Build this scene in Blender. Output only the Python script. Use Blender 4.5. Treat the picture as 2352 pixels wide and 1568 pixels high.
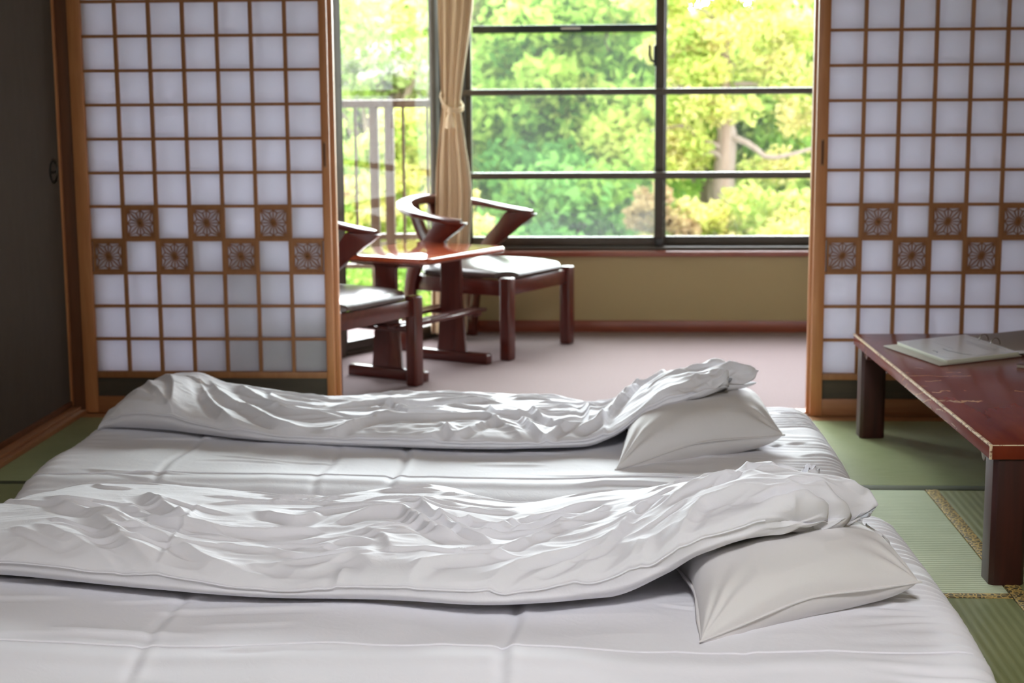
import bpy, bmesh, math, random
import numpy as np
from mathutils import Vector, Matrix
for o in list(bpy.data.objects): bpy.data.objects.remove(o, do_unlink=True)
SC = bpy.context.scene
COL = SC.collection
FILL_STRENGTH = 60.0  # emission strength of the added overhead fill, never in view
NEAR_FOLDS=[[[[0.669,-1.981],[0.835,-2.222],[0.901,-2.261],[1.024,-2.281],[1.147,-2.261],[1.251,-2.203]],0.012,0.016],[[[0.738,-1.995],[0.836,-2.133],[0.922,-2.244]],0.016,0.022],[[[1.017,-2.109],[1.131,-2.175],[1.189,-2.119]],0.01,0.015],[[[0.652,-2.157],[0.734,-2.25],[0.825,-2.382],[0.964,-2.502],[1.092,-2.538]],0.014,0.024],[[[0.655,-2.139],[0.829,-2.307],[0.903,-2.35],[1.03,-2.446],[1.138,-2.484]],0.008,0.014],[[[1.166,-2.253],[1.291,-2.152],[1.357,-2.157],[1.399,-2.229],[1.468,-2.317],[1.536,-2.347]],0.014,0.016],[[[1.379,-2.05],[1.407,-2.134],[1.488,-2.274],[1.538,-2.324],[1.577,-2.358]],0.013,0.014],[[[1.461,-2.115],[1.521,-2.219],[1.569,-2.231],[1.625,-2.16],[1.752,-2.099],[1.858,-2.051]],0.01,0.012],[[[1.535,-2.285],[1.619,-2.223],[1.693,-2.172],[1.761,-2.156]],0.008,0.01],[[[1.557,-2.417],[1.633,-2.328],[1.745,-2.236],[1.847,-2.185]],0.009,0.012],[[[1.405,-2.542],[1.451,-2.474],[1.558,-2.429],[1.646,-2.371]],0.01,0.014],[[[1.412,-2.542],[1.539,-2.549],[1.638,-2.453],[1.716,-2.424],[1.851,-2.365]],0.011,0.013],[[[1.475,-2.627],[1.552,-2.619],[1.644,-2.573],[1.756,-2.491],[1.842,-2.408]],0.012,0.013],[[[1.456,-2.722],[1.504,-2.696],[1.591,-2.633],[1.664,-2.596],[1.756,-2.555],[1.833,-2.502]],0.009,0.014],[[[1.66,-2.69],[1.72,-2.619],[1.787,-2.54],[1.833,-2.502]],0.008,0.01],[[[1.677,-2.667],[1.732,-2.678],[1.787,-2.64],[1.816,-2.567],[1.894,-2.352]],0.014,0.015],[[[1.895,-2.333],[1.961,-2.271],[2.012,-2.25],[2.066,-2.254],[2.117,-2.322]],0.012,0.016],[[[1.916,-2.57],[1.952,-2.447],[1.997,-2.376],[2.043,-2.381],[2.104,-2.387]],0.012,0.014],[[[1.897,-2.673],[1.931,-2.569],[1.968,-2.482],[2.065,-2.538],[2.12,-2.529]],0.012,0.016],[[[1.827,-2.763],[1.837,-2.638],[1.864,-2.501],[1.892,-2.414]],0.012,0.014],[[[1.963,-2.713],[1.999,-2.647],[2.043,-2.656],[2.099,-2.662]],0.01,0.016],[[[0.565,-2.244],[0.653,-2.309],[0.789,-2.417],[0.902,-2.533],[0.993,-2.586]],0.008,0.02],[[[0.532,-2.044],[0.607,-2.118],[0.698,-2.188],[0.794,-2.255]],0.009,0.018],[[[0.898,-2.034],[0.906,-2.182],[0.913,-2.35],[0.902,-2.533]],0.003,0.006],[[[1.297,-2.603],[1.275,-2.52],[1.291,-2.462]],0.006,0.012],[[[1.106,-2.407],[1.205,-2.464],[1.287,-2.432],[1.366,-2.503]],0.006,0.014],[[[1.126,-2.327],[1.206,-2.373],[1.272,-2.339],[1.368,-2.383]],0.005,0.012],[[[1.28,-2.273],[1.344,-2.337],[1.373,-2.429]],0.006,0.012],[[[1.681,-2.278],[1.752,-2.191],[1.827,-2.1]],0.006,0.008],[[[1.722,-2.506],[1.806,-2.4],[1.881,-2.221],[1.955,-2.181]],0.009,0.011],[[[1.638,-2.509],[1.712,-2.472],[1.806,-2.421]],0.006,0.009]]
FAR_FOLDS=[[[[0.902,-0.828],[1.013,-0.841],[1.111,-0.808],[1.167,-0.822],[1.321,-0.804],[1.439,-0.77],[1.531,-0.799]],0.012,0.014],[[[1.094,-0.9],[1.161,-0.822],[1.231,-0.956],[1.326,-0.968],[1.375,-0.996]],0.01,0.012],[[[0.945,-1.062],[1.038,-1.101],[1.157,-1.015],[1.285,-1.026],[1.426,-0.994],[1.517,-1.062],[1.607,-1.194]],0.013,0.016],[[[1.06,-1.233],[1.111,-1.206],[1.219,-1.229],[1.352,-1.121],[1.403,-1.065]],0.008,0.013],[[[1.321,-1.039],[1.388,-1.147],[1.46,-1.064],[1.514,-1.007]],0.009,0.012],[[[1.563,-0.829],[1.616,-0.976],[1.664,-1.045],[1.704,-1.058]],0.012,0.01],[[[1.536,-0.89],[1.591,-1.061],[1.638,-1.141],[1.687,-1.059],[1.766,-1.043]],0.013,0.011],[[[1.453,-0.801],[1.485,-0.921],[1.568,-0.948],[1.645,-0.975]],0.011,0.011],[[[1.74,-0.668],[1.76,-0.944],[1.755,-1.057]],0.014,0.014],[[[1.693,-1.086],[1.771,-1.057],[1.859,-0.867],[1.949,-0.739]],0.015,0.016],[[[1.608,-1.22],[1.689,-1.166],[1.766,-1.191],[1.788,-1.267]],0.01,0.012],[[[1.788,-1.241],[1.8,-1.083],[1.789,-0.943]],0.008,0.012],[[[0.396,-0.945],[0.55,-1.028],[0.716,-1.136],[0.902,-1.211],[1.106,-1.283]],0.01,0.022],[[[0.545,-0.557],[0.64,-0.818],[0.757,-0.937],[0.869,-1.049],[0.994,-1.102]],0.014,0.016],[[[0.597,-0.557],[0.761,-0.815],[0.91,-0.963],[1.059,-0.988]],0.014,0.018],[[[0.507,-0.558],[0.624,-0.88],[0.754,-1.052],[0.886,-1.132],[1.068,-1.207]],0.012,0.015],[[[0.764,-0.621],[0.791,-0.783],[0.852,-0.813],[1.034,-0.825]],0.007,0.01],[[[0.407,-0.595],[0.5,-0.821],[0.534,-0.971]],0.008,0.012],[[[0.378,-0.696],[0.433,-0.822],[0.495,-0.913],[0.566,-0.999]],0.007,0.012],[[[1.791,-0.836],[1.87,-0.791],[1.949,-0.757],[2.006,-0.632]],0.012,0.014],[[[1.875,-1.162],[1.937,-1.09],[2.011,-1.067],[2.114,-0.995]],0.01,0.016],[[[1.829,-0.954],[1.895,-0.803],[1.928,-0.56]],0.01,0.014]]
random.seed(7); rng = np.random.default_rng(7)

# ------------------------------------------------------------------ camera, sky, light, exposure
CAM = np.array([1.7817, -5.4503, 1.1297]); YAW, PIT, ROL = 0.0549, 0.1578, -0.0066
def make_camera():
    F = Vector((-math.sin(YAW)*math.cos(PIT), math.cos(YAW)*math.cos(PIT), -math.sin(PIT)))
    R = Vector((math.cos(YAW), math.sin(YAW), 0)); U = R.cross(F)
    R2 = R*math.cos(ROL)+U*math.sin(ROL); U2 = -R*math.sin(ROL)+U*math.cos(ROL)
    cd = bpy.data.cameras.new('camera'); co = bpy.data.objects.new('camera', cd); COL.objects.link(co)
    M = Matrix((R2, U2, -F)).transposed().to_4x4(); M.translation = Vector(CAM.tolist()); co.matrix_world = M
    cd.sensor_width = 36; cd.lens = 3626.56/2352*36; cd.clip_start = .05; cd.clip_end = 500
    cd.dof.use_dof = True; cd.dof.focus_distance = 3.35; cd.dof.aperture_fstop = 4.5
    SC.camera = co
make_camera()
SC.view_settings.view_transform = 'Standard'; SC.view_settings.look = 'None'
SC.view_settings.gamma = 1; SC.view_settings.use_curve_mapping = False
SC.view_settings.exposure = 0.32
W = bpy.data.worlds.new('world'); SC.world = W; W.use_nodes = True
# bright hazy sky, brightest where the veiled sun stands low beyond the garden
SKY_BASE, SKY_GLOW, SUN_EL, SUN_AZ = 5.6, 31.0, math.radians(16), math.radians(3)
def make_sky():
    N = W.node_tree.nodes; K = W.node_tree.links; bg = N['Background']
    tc = N.new('ShaderNodeTexCoord'); dt = N.new('ShaderNodeVectorMath'); dt.operation = 'DOT_PRODUCT'
    dt.inputs[1].default_value = (math.sin(SUN_AZ)*math.cos(SUN_EL), math.cos(SUN_AZ)*math.cos(SUN_EL), math.sin(SUN_EL)); K.new(tc.outputs['Generated'], dt.inputs[0])
    mx = N.new('ShaderNodeMath'); mx.operation = 'MAXIMUM'; mx.inputs[1].default_value = 0; K.new(dt.outputs['Value'], mx.inputs[0])
    pw = N.new('ShaderNodeMath'); pw.operation = 'POWER'; pw.inputs[1].default_value = 6; K.new(mx.outputs[0], pw.inputs[0])
    ma = N.new('ShaderNodeMath'); ma.operation = 'MULTIPLY_ADD'; ma.inputs[1].default_value = SKY_GLOW; ma.inputs[2].default_value = SKY_BASE; K.new(pw.outputs[0], ma.inputs[0])
    bg.inputs[0].default_value = (.90, .94, 1.0, 1); K.new(ma.outputs[0], bg.inputs[1])
make_sky()
def portal(name, loc, rot, sx, sy):
    l = bpy.data.lights.new(name, 'AREA'); l.shape = 'RECTANGLE'; l.size = sx; l.size_y = sy; l.cycles.is_portal = True
    o = bpy.data.objects.new(name, l); COL.objects.link(o); o.location = loc; o.rotation_euler = rot
portal('window_portal', (2.22, 2.02, 1.34), (-math.pi/2, 0, 0), 2.15, 1.92)

# ------------------------------------------------------------------ helpers
def tag(o, label=None, cat=None, group=None, kind=None):
    if label: o['label'] = label
    if cat: o['category'] = cat
    if group: o['group'] = group
    if kind: o['kind'] = kind
    return o
def link_mesh(name, me, m=None, parent=None, smooth=False):
    if m is not None: me.materials.append(m)
    if smooth:
        me.polygons.foreach_set('use_smooth', [True]*len(me.polygons))
    o = bpy.data.objects.new(name, me); COL.objects.link(o)
    if parent is not None: o.parent = parent
    return o
def empty(name, loc=(0,0,0), rz=0):
    o = bpy.data.objects.new(name, None); COL.objects.link(o); o.location = loc; o.rotation_euler = (0,0,rz); o.empty_display_size = .1
    return o
class MB:
    def __init__(s): s.v = []; s.f = []
    def add(s, vs, fs):
        n = len(s.v); s.v += [tuple(map(float, v)) for v in vs]; s.f += [tuple(i+n for i in f) for f in fs]; return s
    def box(s, x0, x1, y0, y1, z0, z1):
        vs = [(x,y,z) for z in (z0,z1) for y in (y0,y1) for x in (x0,x1)]
        return s.add(vs, [(0,2,3,1),(4,5,7,6),(0,1,5,4),(2,6,7,3),(0,4,6,2),(1,3,7,5)])
    def bar(s, p, q, w, h, up=(0,0,1)):
        p, q = Vector(p), Vector(q); d = (q-p).normalized(); u = Vector(up); a = d.cross(u)
        if a.length < 1e-5: a = d.cross(Vector((1,0,0)))
        a.normalize(); b = a.cross(d)
        vs = [e+a*sx*w/2+b*sy*h/2 for e in (p,q) for sx,sy in ((-1,-1),(1,-1),(1,1),(-1,1))]
        return s.add(vs, [(0,1,2,3),(7,6,5,4),(0,4,5,1),(1,5,6,2),(2,6,7,3),(3,7,4,0)])
    def sweep(s, path, secs, closed_ends=True):
        # path: centres; secs: list of cross-section point lists (already in world offsets)
        n = len(secs[0]); vs = []
        for c, sec in zip(path, secs):
            for q in sec: vs.append((c[0]+q[0], c[1]+q[1], c[2]+q[2]))
        fs = []
        for i in range(len(path)-1):
            for j in range(n):
                k = (j+1) % n
                fs.append((i*n+j, i*n+k, (i+1)*n+k, (i+1)*n+j))
        if closed_ends:
            fs.append(tuple(range(n))[::-1]); fs.append(tuple((len(path)-1)*n+j for j in range(n)))
        return s.add(vs, fs)
    def tube(s, pts, r, n=10):
        pts = [Vector(p) for p in pts]; secs = []
        for i, p in enumerate(pts):
            d = (pts[min(i+1,len(pts)-1)]-pts[max(i-1,0)]).normalized()
            a = d.cross(Vector((0,0,1)))
            if a.length < .05: a = d.cross(Vector((1,0,0)))
            a.normalize(); b = a.cross(d); rr = r[i] if isinstance(r, (list,tuple)) else r
            secs.append([a*math.cos(t)*rr+b*math.sin(t)*rr for t in [2*math.pi*k/n for k in range(n)]])
        return s.sweep(pts, secs)
    def prism(s, outline, axis, a0, a1):
        # outline in the two other axes (cyclic order), extruded along axis
        n = len(outline); vs = []
        for a in (a0, a1):
            for p, q in outline:
                vs.append({'x': (a,p,q), 'y': (p,a,q), 'z': (p,q,a)}[axis])
        return s.add(vs, [tuple(range(n))[::-1], tuple(range(n,2*n))]+[(i,(i+1)%n,n+(i+1)%n,n+i) for i in range(n)])
    def build(s, name, m, parent=None, bevel=0, seg=2, smooth=False, ang=35):
        me = bpy.data.meshes.new(name); me.from_pydata(s.v, [], s.f); me.update()
        bm = bmesh.new(); bm.from_mesh(me); bmesh.ops.recalc_face_normals(bm, faces=bm.faces)
        if bevel:
            es = [e for e in bm.edges if len(e.link_faces) == 2 and e.calc_face_angle(0) > math.radians(ang)]
            bmesh.ops.bevel(bm, geom=es, offset=bevel, segments=seg, profile=.5, affect='EDGES', clamp_overlap=True)
        bm.to_mesh(me); bm.free()
        if smooth or bevel:
            for p in me.polygons: p.use_smooth = True
            try: me.set_sharp_from_angle(angle=math.radians(40))
            except Exception: pass
        return link_mesh(name, me, m, parent)
def grid_mesh(name, P, m, parent=None, wrap_v=False, cap=False, smooth=True):
    # P: array (nu, nv, 3)
    nu, nv = P.shape[:2]; me = bpy.data.meshes.new(name)
    idx = np.arange(nu*nv).reshape(nu, nv)
    if wrap_v: a = idx[:-1]; b = idx[1:]; q = np.stack([a, b, np.roll(b,-1,1), np.roll(a,-1,1)], -1).reshape(-1,4)
    else: q = np.stack([idx[:-1,:-1], idx[1:,:-1], idx[1:,1:], idx[:-1,1:]], -1).reshape(-1,4)
    V = P.reshape(-1,3); faces = [q]
    me.vertices.add(len(V)); me.vertices.foreach_set('co', V.astype(np.float32).ravel())
    loops = q.ravel(); starts = np.arange(len(q))*4; tot = np.full(len(q), 4)
    if cap and wrap_v:
        c = [idx[0][::1], idx[-1][::-1]]
        loops = np.concatenate([loops]+c); starts = np.concatenate([starts, [len(q)*4, len(q)*4+nv]]); tot = np.concatenate([tot, [nv, nv]])
    me.loops.add(len(loops)); me.loops.foreach_set('vertex_index', loops.astype(np.int32))
    me.polygons.add(len(starts)); me.polygons.foreach_set('loop_start', starts.astype(np.int32)); 
    try: me.polygons.foreach_set('loop_total', tot.astype(np.int32))
    except Exception: pass
    me.update(); me.validate()
    bm = bmesh.new(); bm.from_mesh(me); bmesh.ops.recalc_face_normals(bm, faces=bm.faces); bm.to_mesh(me); bm.free()
    return link_mesh(name, me, m, parent, smooth)
def S(x, xs, ys):  # smooth interpolation (pchip-like via smoothed linear)
    xs = np.array(xs, float); ys = np.array(ys, float)
    h = np.diff(xs); d = np.diff(ys)/h; mm = np.zeros_like(xs); mm[0], mm[-1] = d[0], d[-1]
    for i in range(1, len(xs)-1):
        mm[i] = 0 if d[i-1]*d[i] <= 0 else 2*d[i-1]*d[i]/(d[i-1]+d[i])
    x = np.clip(x, xs[0], xs[-1]); k = np.clip(np.searchsorted(xs, x, side='right')-1, 0, len(h)-1)
    t = (x-xs[k])/h[k]; return (ys[k]*(2*t**3-3*t**2+1)+h[k]*mm[k]*(t**3-2*t**2+t)+ys[k+1]*(3*t**2-2*t**3)+h[k]*mm[k+1]*(t**3-t**2))
def smooth_path(pts, n):
    pts = np.array(pts, float); t = np.linspace(0, 1, len(pts)); T = np.linspace(0, 1, n); return np.stack([S(T, t, pts[:,k]) for k in range(pts.shape[1])], 1)
def vnoise(x, y, seed=0):
    r = np.random.default_rng(seed); T = r.random((64,64)); xi = np.floor(x).astype(int); yi = np.floor(y).astype(int)
    fx = x-xi; fy = y-yi; fx = fx*fx*(3-2*fx); fy = fy*fy*(3-2*fy)
    g = lambda a, b: T[a % 64, b % 64]
    return ((g(xi,yi)*(1-fx)+g(xi+1,yi)*fx)*(1-fy)+(g(xi,yi+1)*(1-fx)+g(xi+1,yi+1)*fx)*fy)*2-1
def ridged(x, y, seed=0): return 1-2*np.abs(vnoise(x, y, seed))

# ------------------------------------------------------------------ materials
def mat(name, col, rough=.6, metal=0, spec=.5, coat=0, sheen=0):
    m = bpy.data.materials.new(name); m.use_nodes = True; b = m.node_tree.nodes['Principled BSDF']
    b.inputs['Base Color'].default_value = (*col, 1); b.inputs['Roughness'].default_value = rough; b.inputs['Metallic'].default_value = metal
    b.inputs['Specular IOR Level'].default_value = spec; b.inputs['Coat Weight'].default_value = coat; b.inputs['Coat Roughness'].default_value = .08
    b.inputs['Sheen Weight'].default_value = sheen
    return m
def nd(m, t): return m.node_tree.nodes.new(t)
def lk(m, a, b): m.node_tree.links.new(a, b)
def bsdf(m): return m.node_tree.nodes['Principled BSDF']
def coords(m, scale=(1,1,1), rot=(0,0,0), kind='Object'):
    tc = nd(m, 'ShaderNodeTexCoord'); mp = nd(m, 'ShaderNodeMapping'); mp.inputs['Scale'].default_value = scale; mp.inputs['Rotation'].default_value = rot
    lk(m, tc.outputs[kind], mp.inputs[0]); return mp.outputs[0]
def ramp(m, src, stops):
    r = nd(m, 'ShaderNodeValToRGB'); e = r.color_ramp.elements
    while len(e) < len(stops): e.new(.5)
    for i, (p, c) in enumerate(stops): e[i].position = p; e[i].color = (*c, 1)
    lk(m, src, r.inputs[0]); return r.outputs[0]
def noise(m, vec, scale, detail=3, rough=.5, dist=0):
    n = nd(m, 'ShaderNodeTexNoise'); n.inputs['Scale'].default_value = scale; n.inputs['Detail'].default_value = detail
    n.inputs['Roughness'].default_value = rough; n.inputs['Distortion'].default_value = dist; lk(m, vec, n.inputs['Vector']); return n.outputs['Fac']
def bump(m, h, strength, dist=.001):
    b = nd(m, 'ShaderNodeBump'); b.inputs['Strength'].default_value = strength; b.inputs['Distance'].default_value = dist
    lk(m, h, b.inputs['Height']); lk(m, b.outputs[0], bsdf(m).inputs['Normal'])
def wood(name, c1, c2, rough, axis, coat=0, sc=1):
    m = mat(name, c1, rough, coat=coat); s = {'x': (1.2,14,14), 'y': (14,1.2,14), 'z': (14,14,1.2)}[axis]
    f = noise(m, coords(m, tuple(a*sc for a in s)), 3, 4, .6, .6)
    lk(m, ramp(m, f, [(.3, c1), (.7, c2)]), bsdf(m).inputs['Base Color']); return m
M = {}
M['cedar_v'] = wood('cedar_v', (.42,.155,.055), (.52,.225,.09), .42, 'z')
M['cedar_h'] = wood('cedar_h', (.28,.105,.038), (.36,.15,.06), .45, 'x')
M['lattice'] = wood('lattice', (.29,.115,.04), (.35,.15,.055), .5, 'z')
M['post'] = wood('post', (.12,.040,.015), (.17,.062,.025), .5, 'z')
M['sill'] = wood('sill', (.40,.19,.08), (.48,.25,.11), .45, 'x')
M['sill_y'] = wood('sill_y', (.36,.15,.06), (.44,.20,.08), .45, 'y')
M['koshi'] = wood('koshi', (.045,.035,.025), (.075,.055,.035), .5, 'x')
M['mahog'] = wood('mahog', (.060,.009,.006), (.105,.017,.010), .28, 'x', coat=.3)
M['mahog_v'] = wood('mahog_v', (.060,.009,.006), (.105,.017,.010), .28, 'z', coat=.2)
M['redwood'] = wood('redwood', (.20,.05,.03), (.28,.08,.04), .3, 'x', coat=.3)
M['frame'] = mat('frame', (.050,.038,.026), .42, .1)
M['frame_dark'] = mat('frame_dark', (.012,.018,.015), .35, .2)
M['rail_metal'] = mat('rail_metal', (.10,.060,.040), .45, .1); M['jamb'] = mat('jamb', (.075,.05,.03), .5)
M['bar_metal'] = mat('bar_metal', (.06,.045,.033), .33, .1, .6)
M['black'] = mat('black', (.01,.01,.01), .35)
M['steel'] = mat('steel', (.5,.5,.5), .25, 1)
m = M['wall'] = mat('wall', (.40,.32,.17), .9); bump(m, noise(m, coords(m), 180), .3)
m = M['fusuma'] = mat('fusuma', (.20,.15,.115), .85)
lk(m, ramp(m, noise(m, coords(m, (1,6,1.5)), 5, 5), [(.3,(.078,.058,.045)),(.7,(.088,.066,.051))]), bsdf(m).inputs['Base Color'])
m = M['plaster'] = mat('plaster', (.55,.48,.36), .9)
m = M['ceiling'] = wood('ceiling', (.42,.30,.18), (.5,.36,.22), .6, 'y')
# cotton
m = M['cotton'] = mat('cotton', (.80,.79,.83), .75, spec=.25, sheen=.15)
bump(m, noise(m, coords(m, (1,1,1)), 30, 5, .6, 1.2), .25, .004)
m = M['cotton_pillow'] = mat('cotton_pillow', (.72,.695,.69), .75, spec=.25, sheen=.15)
bump(m, noise(m, coords(m, (1,1,1)), 22, 4, .6, 1.0), .2, .004)
# shoji paper
m = M['paper'] = bpy.data.materials.new('paper'); m.use_nodes = True; nt = m.node_tree; nt.nodes.clear()
out = nd(m, 'ShaderNodeOutputMaterial'); dif = nd(m, 'ShaderNodeBsdfDiffuse'); tr = nd(m, 'ShaderNodeBsdfTranslucent'); mx = nd(m, 'ShaderNodeMixShader')
dif.inputs[0].default_value = (.78,.77,.80,1); tr.inputs[0].default_value = (.81,.805,.85,1); mx.inputs[0].default_value = .64
lk(m, dif.outputs[0], mx.inputs[1]); lk(m, tr.outputs[0], mx.inputs[2]); lk(m, mx.outputs[0], out.inputs[0])
# glass
def schlick(m):
    ge = nd(m, 'ShaderNodeNewGeometry'); d = nd(m, 'ShaderNodeVectorMath'); d.operation = 'DOT_PRODUCT'; lk(m, ge.outputs['Incoming'], d.inputs[0]); lk(m, ge.outputs['Normal'], d.inputs[1])
    a = nd(m, 'ShaderNodeMath'); a.operation = 'ABSOLUTE'; lk(m, d.outputs['Value'], a.inputs[0]); b = nd(m, 'ShaderNodeMath'); b.operation = 'SUBTRACT'; b.inputs[0].default_value = 1; lk(m, a.outputs[0], b.inputs[1])
    p = nd(m, 'ShaderNodeMath'); p.operation = 'POWER'; p.inputs[1].default_value = 5; lk(m, b.outputs[0], p.inputs[0])
    q = nd(m, 'ShaderNodeMath'); q.operation = 'MULTIPLY_ADD'; q.inputs[1].default_value = .96; q.inputs[2].default_value = .035; lk(m, p.outputs[0], q.inputs[0]); return q
def glass(name, tint, haze):
    m = bpy.data.materials.new(name); m.use_nodes = True; m.node_tree.nodes.clear()
    out = nd(m, 'ShaderNodeOutputMaterial'); t = nd(m, 'ShaderNodeBsdfTransparent'); t.inputs[0].default_value = (*tint, 1)
    g = nd(m, 'ShaderNodeBsdfGlossy'); g.inputs['Roughness'].default_value = .01; fr = schlick(m)
    mx = nd(m, 'ShaderNodeMixShader'); lk(m, fr.outputs[0], mx.inputs[0]); lk(m, t.outputs[0], mx.inputs[1]); lk(m, g.outputs[0], mx.inputs[2])
    h = nd(m, 'ShaderNodeBsdfTranslucent'); h.inputs[0].default_value = (.92,1,.95,1); mh = nd(m, 'ShaderNodeMixShader'); mh.inputs[0].default_value = haze
    if haze > .001:
        f = noise(m, coords(m, (1,1,.6)), 1.3, 2); mm = nd(m, 'ShaderNodeMath'); mm.operation = 'MULTIPLY'; mm.inputs[1].default_value = haze*2; lk(m, f, mm.inputs[0]); lk(m, mm.outputs[0], mh.inputs[0])
    lk(m, mx.outputs[0], mh.inputs[1]); lk(m, h.outputs[0], mh.inputs[2]); lk(m, mh.outputs[0], out.inputs[0]); return m
M['glass'] = glass('glass', (.94,.985,.94), .010)
M['glass_clear'] = glass('glass_clear', (.98,.99,.98), 0)
# carpet
m = M['carpet'] = mat('carpet', (.60,.46,.45), .95, spec=.1)
lk(m, ramp(m, noise(m, coords(m), 260, 2), [(.3,(.24,.18,.183)),(.7,(.335,.265,.268))]), bsdf(m).inputs['Base Color']); bump(m, noise(m, coords(m), 400, 2), .6, .003)
# tatami: ribs along x or y
def tatami(name, ribs, c1, c2, pitch=.0155):
    m = mat(name, c1, .42, spec=.45)
    tc = nd(m, 'ShaderNodeTexCoord'); sp = nd(m, 'ShaderNodeSeparateXYZ'); lk(m, tc.outputs['Object'], sp.inputs[0])
    mm = nd(m, 'ShaderNodeMath'); mm.operation = 'MULTIPLY'; mm.inputs[1].default_value = 2*math.pi/pitch; lk(m, sp.outputs['Y' if ribs == 'x' else 'X'], mm.inputs[0])
    sn = nd(m, 'ShaderNodeMath'); sn.operation = 'SINE'; lk(m, mm.outputs[0], sn.inputs[0])
    sc = (3,60,1) if ribs == 'x' else (60,3,1)
    f = noise(m, coords(m, sc), 4, 4, .7); f2 = noise(m, coords(m, (2,2,1)), 2.2, 3)
    a = nd(m, 'ShaderNodeMath'); a.operation = 'MULTIPLY_ADD'; a.inputs[1].default_value = .06; lk(m, sn.outputs[0], a.inputs[0]); lk(m, f, a.inputs[2])
    a2 = nd(m, 'ShaderNodeMath'); a2.operation = 'MULTIPLY_ADD'; a2.inputs[1].default_value = .5; lk(m, f2, a2.inputs[0]); lk(m, a.outputs[0], a2.inputs[2])
    lk(m, ramp(m, a2.outputs[0], [(.45, c1), (1.0, c2)]), bsdf(m).inputs['Base Color'])
    b = nd(m, 'ShaderNodeMath'); b.operation = 'MULTIPLY_ADD'; b.inputs[1].default_value = .25; lk(m, f, b.inputs[0]); lk(m, sn.outputs[0], b.inputs[2])
    bump(m, b.outputs[0], .5 if ribs == 'x' else .25, .0015); return m
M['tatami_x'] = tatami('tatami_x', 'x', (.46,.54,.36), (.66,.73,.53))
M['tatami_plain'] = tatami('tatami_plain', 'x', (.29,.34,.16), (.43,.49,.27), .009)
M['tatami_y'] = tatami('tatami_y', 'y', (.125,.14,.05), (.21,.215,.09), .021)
m = M['heri_plain'] = mat('heri_plain', (.07,.075,.04), .8); bump(m, noise(m, coords(m), 300), .4)
m = M['heri'] = mat('heri', (.07,.06,.03), .6)
vo = nd(m, 'ShaderNodeTexVoronoi'); vo.feature = 'DISTANCE_TO_EDGE'; vo.inputs['Scale'].default_value = 85; lk(m, coords(m, (1,1,1), (0,0,.7)), vo.inputs['Vector'])
lk(m, ramp(m, vo.outputs['Distance'], [(.06,(.50,.34,.10)),(.16,(.06,.05,.025))]), bsdf(m).inputs['Base Color'])
# curtain
m = M['curtain'] = mat('curtain', (.68,.52,.34), .85, sheen=.2); bump(m, noise(m, coords(m, (1,1,.1)), 300), .2)
M['rope'] = mat('rope', (.78,.62,.42), .85)
M['vinyl'] = mat('vinyl', (.055,.030,.025), .30, spec=.7, coat=.35); m = M['vinyl']; bsdf(m).inputs['Coat Roughness'].default_value = .3
bump(m, noise(m, coords(m), 14, 3), .25, .01)
# low table lacquered top with worn grain
m = M['lacquer'] = mat('lacquer', (.10,.022,.012), .22, spec=.22, coat=.05)
v = coords(m, (1.2,.5,1)); v.node.inputs['Location'].default_value = (-.62,-.16,0); wv = nd(m, 'ShaderNodeTexWave'); wv.wave_type = 'RINGS'; wv.inputs['Scale'].default_value = 15; wv.inputs['Distortion'].default_value = 3.5; wv.inputs['Detail'].default_value = 2.5; wv.inputs['Detail Scale'].default_value = .9
lk(m, v, wv.inputs[0]); thin = nd(m, 'ShaderNodeMath'); thin.operation = 'GREATER_THAN'; thin.inputs[1].default_value = .965; lk(m, wv.outputs['Fac'], thin.inputs[0])
patch = nd(m, 'ShaderNodeMath'); patch.operation = 'GREATER_THAN'; patch.inputs[1].default_value = .54; lk(m, noise(m, coords(m), 5, 3, .6), patch.inputs[0])
p2 = nd(m, 'ShaderNodeMath'); p2.operation = 'GREATER_THAN'; p2.inputs[1].default_value = .44; lk(m, noise(m, coords(m), 60, 2, .6), p2.inputs[0])
mu = nd(m, 'ShaderNodeMath'); mu.operation = 'MULTIPLY'; lk(m, thin.outputs[0], mu.inputs[0]); lk(m, patch.outputs[0], mu.inputs[1])
mu2 = nd(m, 'ShaderNodeMath'); mu2.operation = 'MULTIPLY'; lk(m, mu.outputs[0], mu2.inputs[0]); lk(m, p2.outputs[0], mu2.inputs[1])
mc = nd(m, 'ShaderNodeMix'); mc.data_type = 'RGBA'; lk(m, mu2.outputs[0], mc.inputs['Factor'])
lk(m, ramp(m, noise(m, coords(m, (6,1,1)), 3, 4), [(.3,(.12,.013,.005)),(.7,(.20,.030,.011))]), mc.inputs['A']); mc.inputs['B'].default_value = (.42,.24,.13,1)
lk(m, mc.outputs['Result'], bsdf(m).inputs['Base Color'])
M['worn'] = mat('worn', (.72,.52,.30), .35); m = M['worn']
lk(m, ramp(m, noise(m, coords(m, (1,1,1)), 55, 3, .7), [(.36,(.20,.05,.025)),(.5,(.78,.62,.42))]), bsdf(m).inputs['Base Color'])
M['page'] = mat('page', (.72,.73,.74), .2, spec=.6); M['page_edge'] = mat('page_edge', (.66,.68,.58), .7); M['ink'] = mat('ink', (.16,.17,.2), .6); M['ink_soft'] = mat('ink_soft', (.42,.43,.46), .6)
M['cover'] = mat('cover', (.25,.21,.18), .5); M['cover_edge'] = mat('cover_edge', (.45,.42,.36), .6); M['mag'] = mat('mag', (.10,.035,.025), .25); M['orange'] = mat('orange', (.72,.36,.16), .35)
M['sticker'] = mat('sticker', (.6,.62,.62), .4)
M['concrete'] = mat('concrete', (.5,.49,.44), .9)
M['fill_lamp'] = mat('fill_lamp', (1,1,1), .5)

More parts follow.
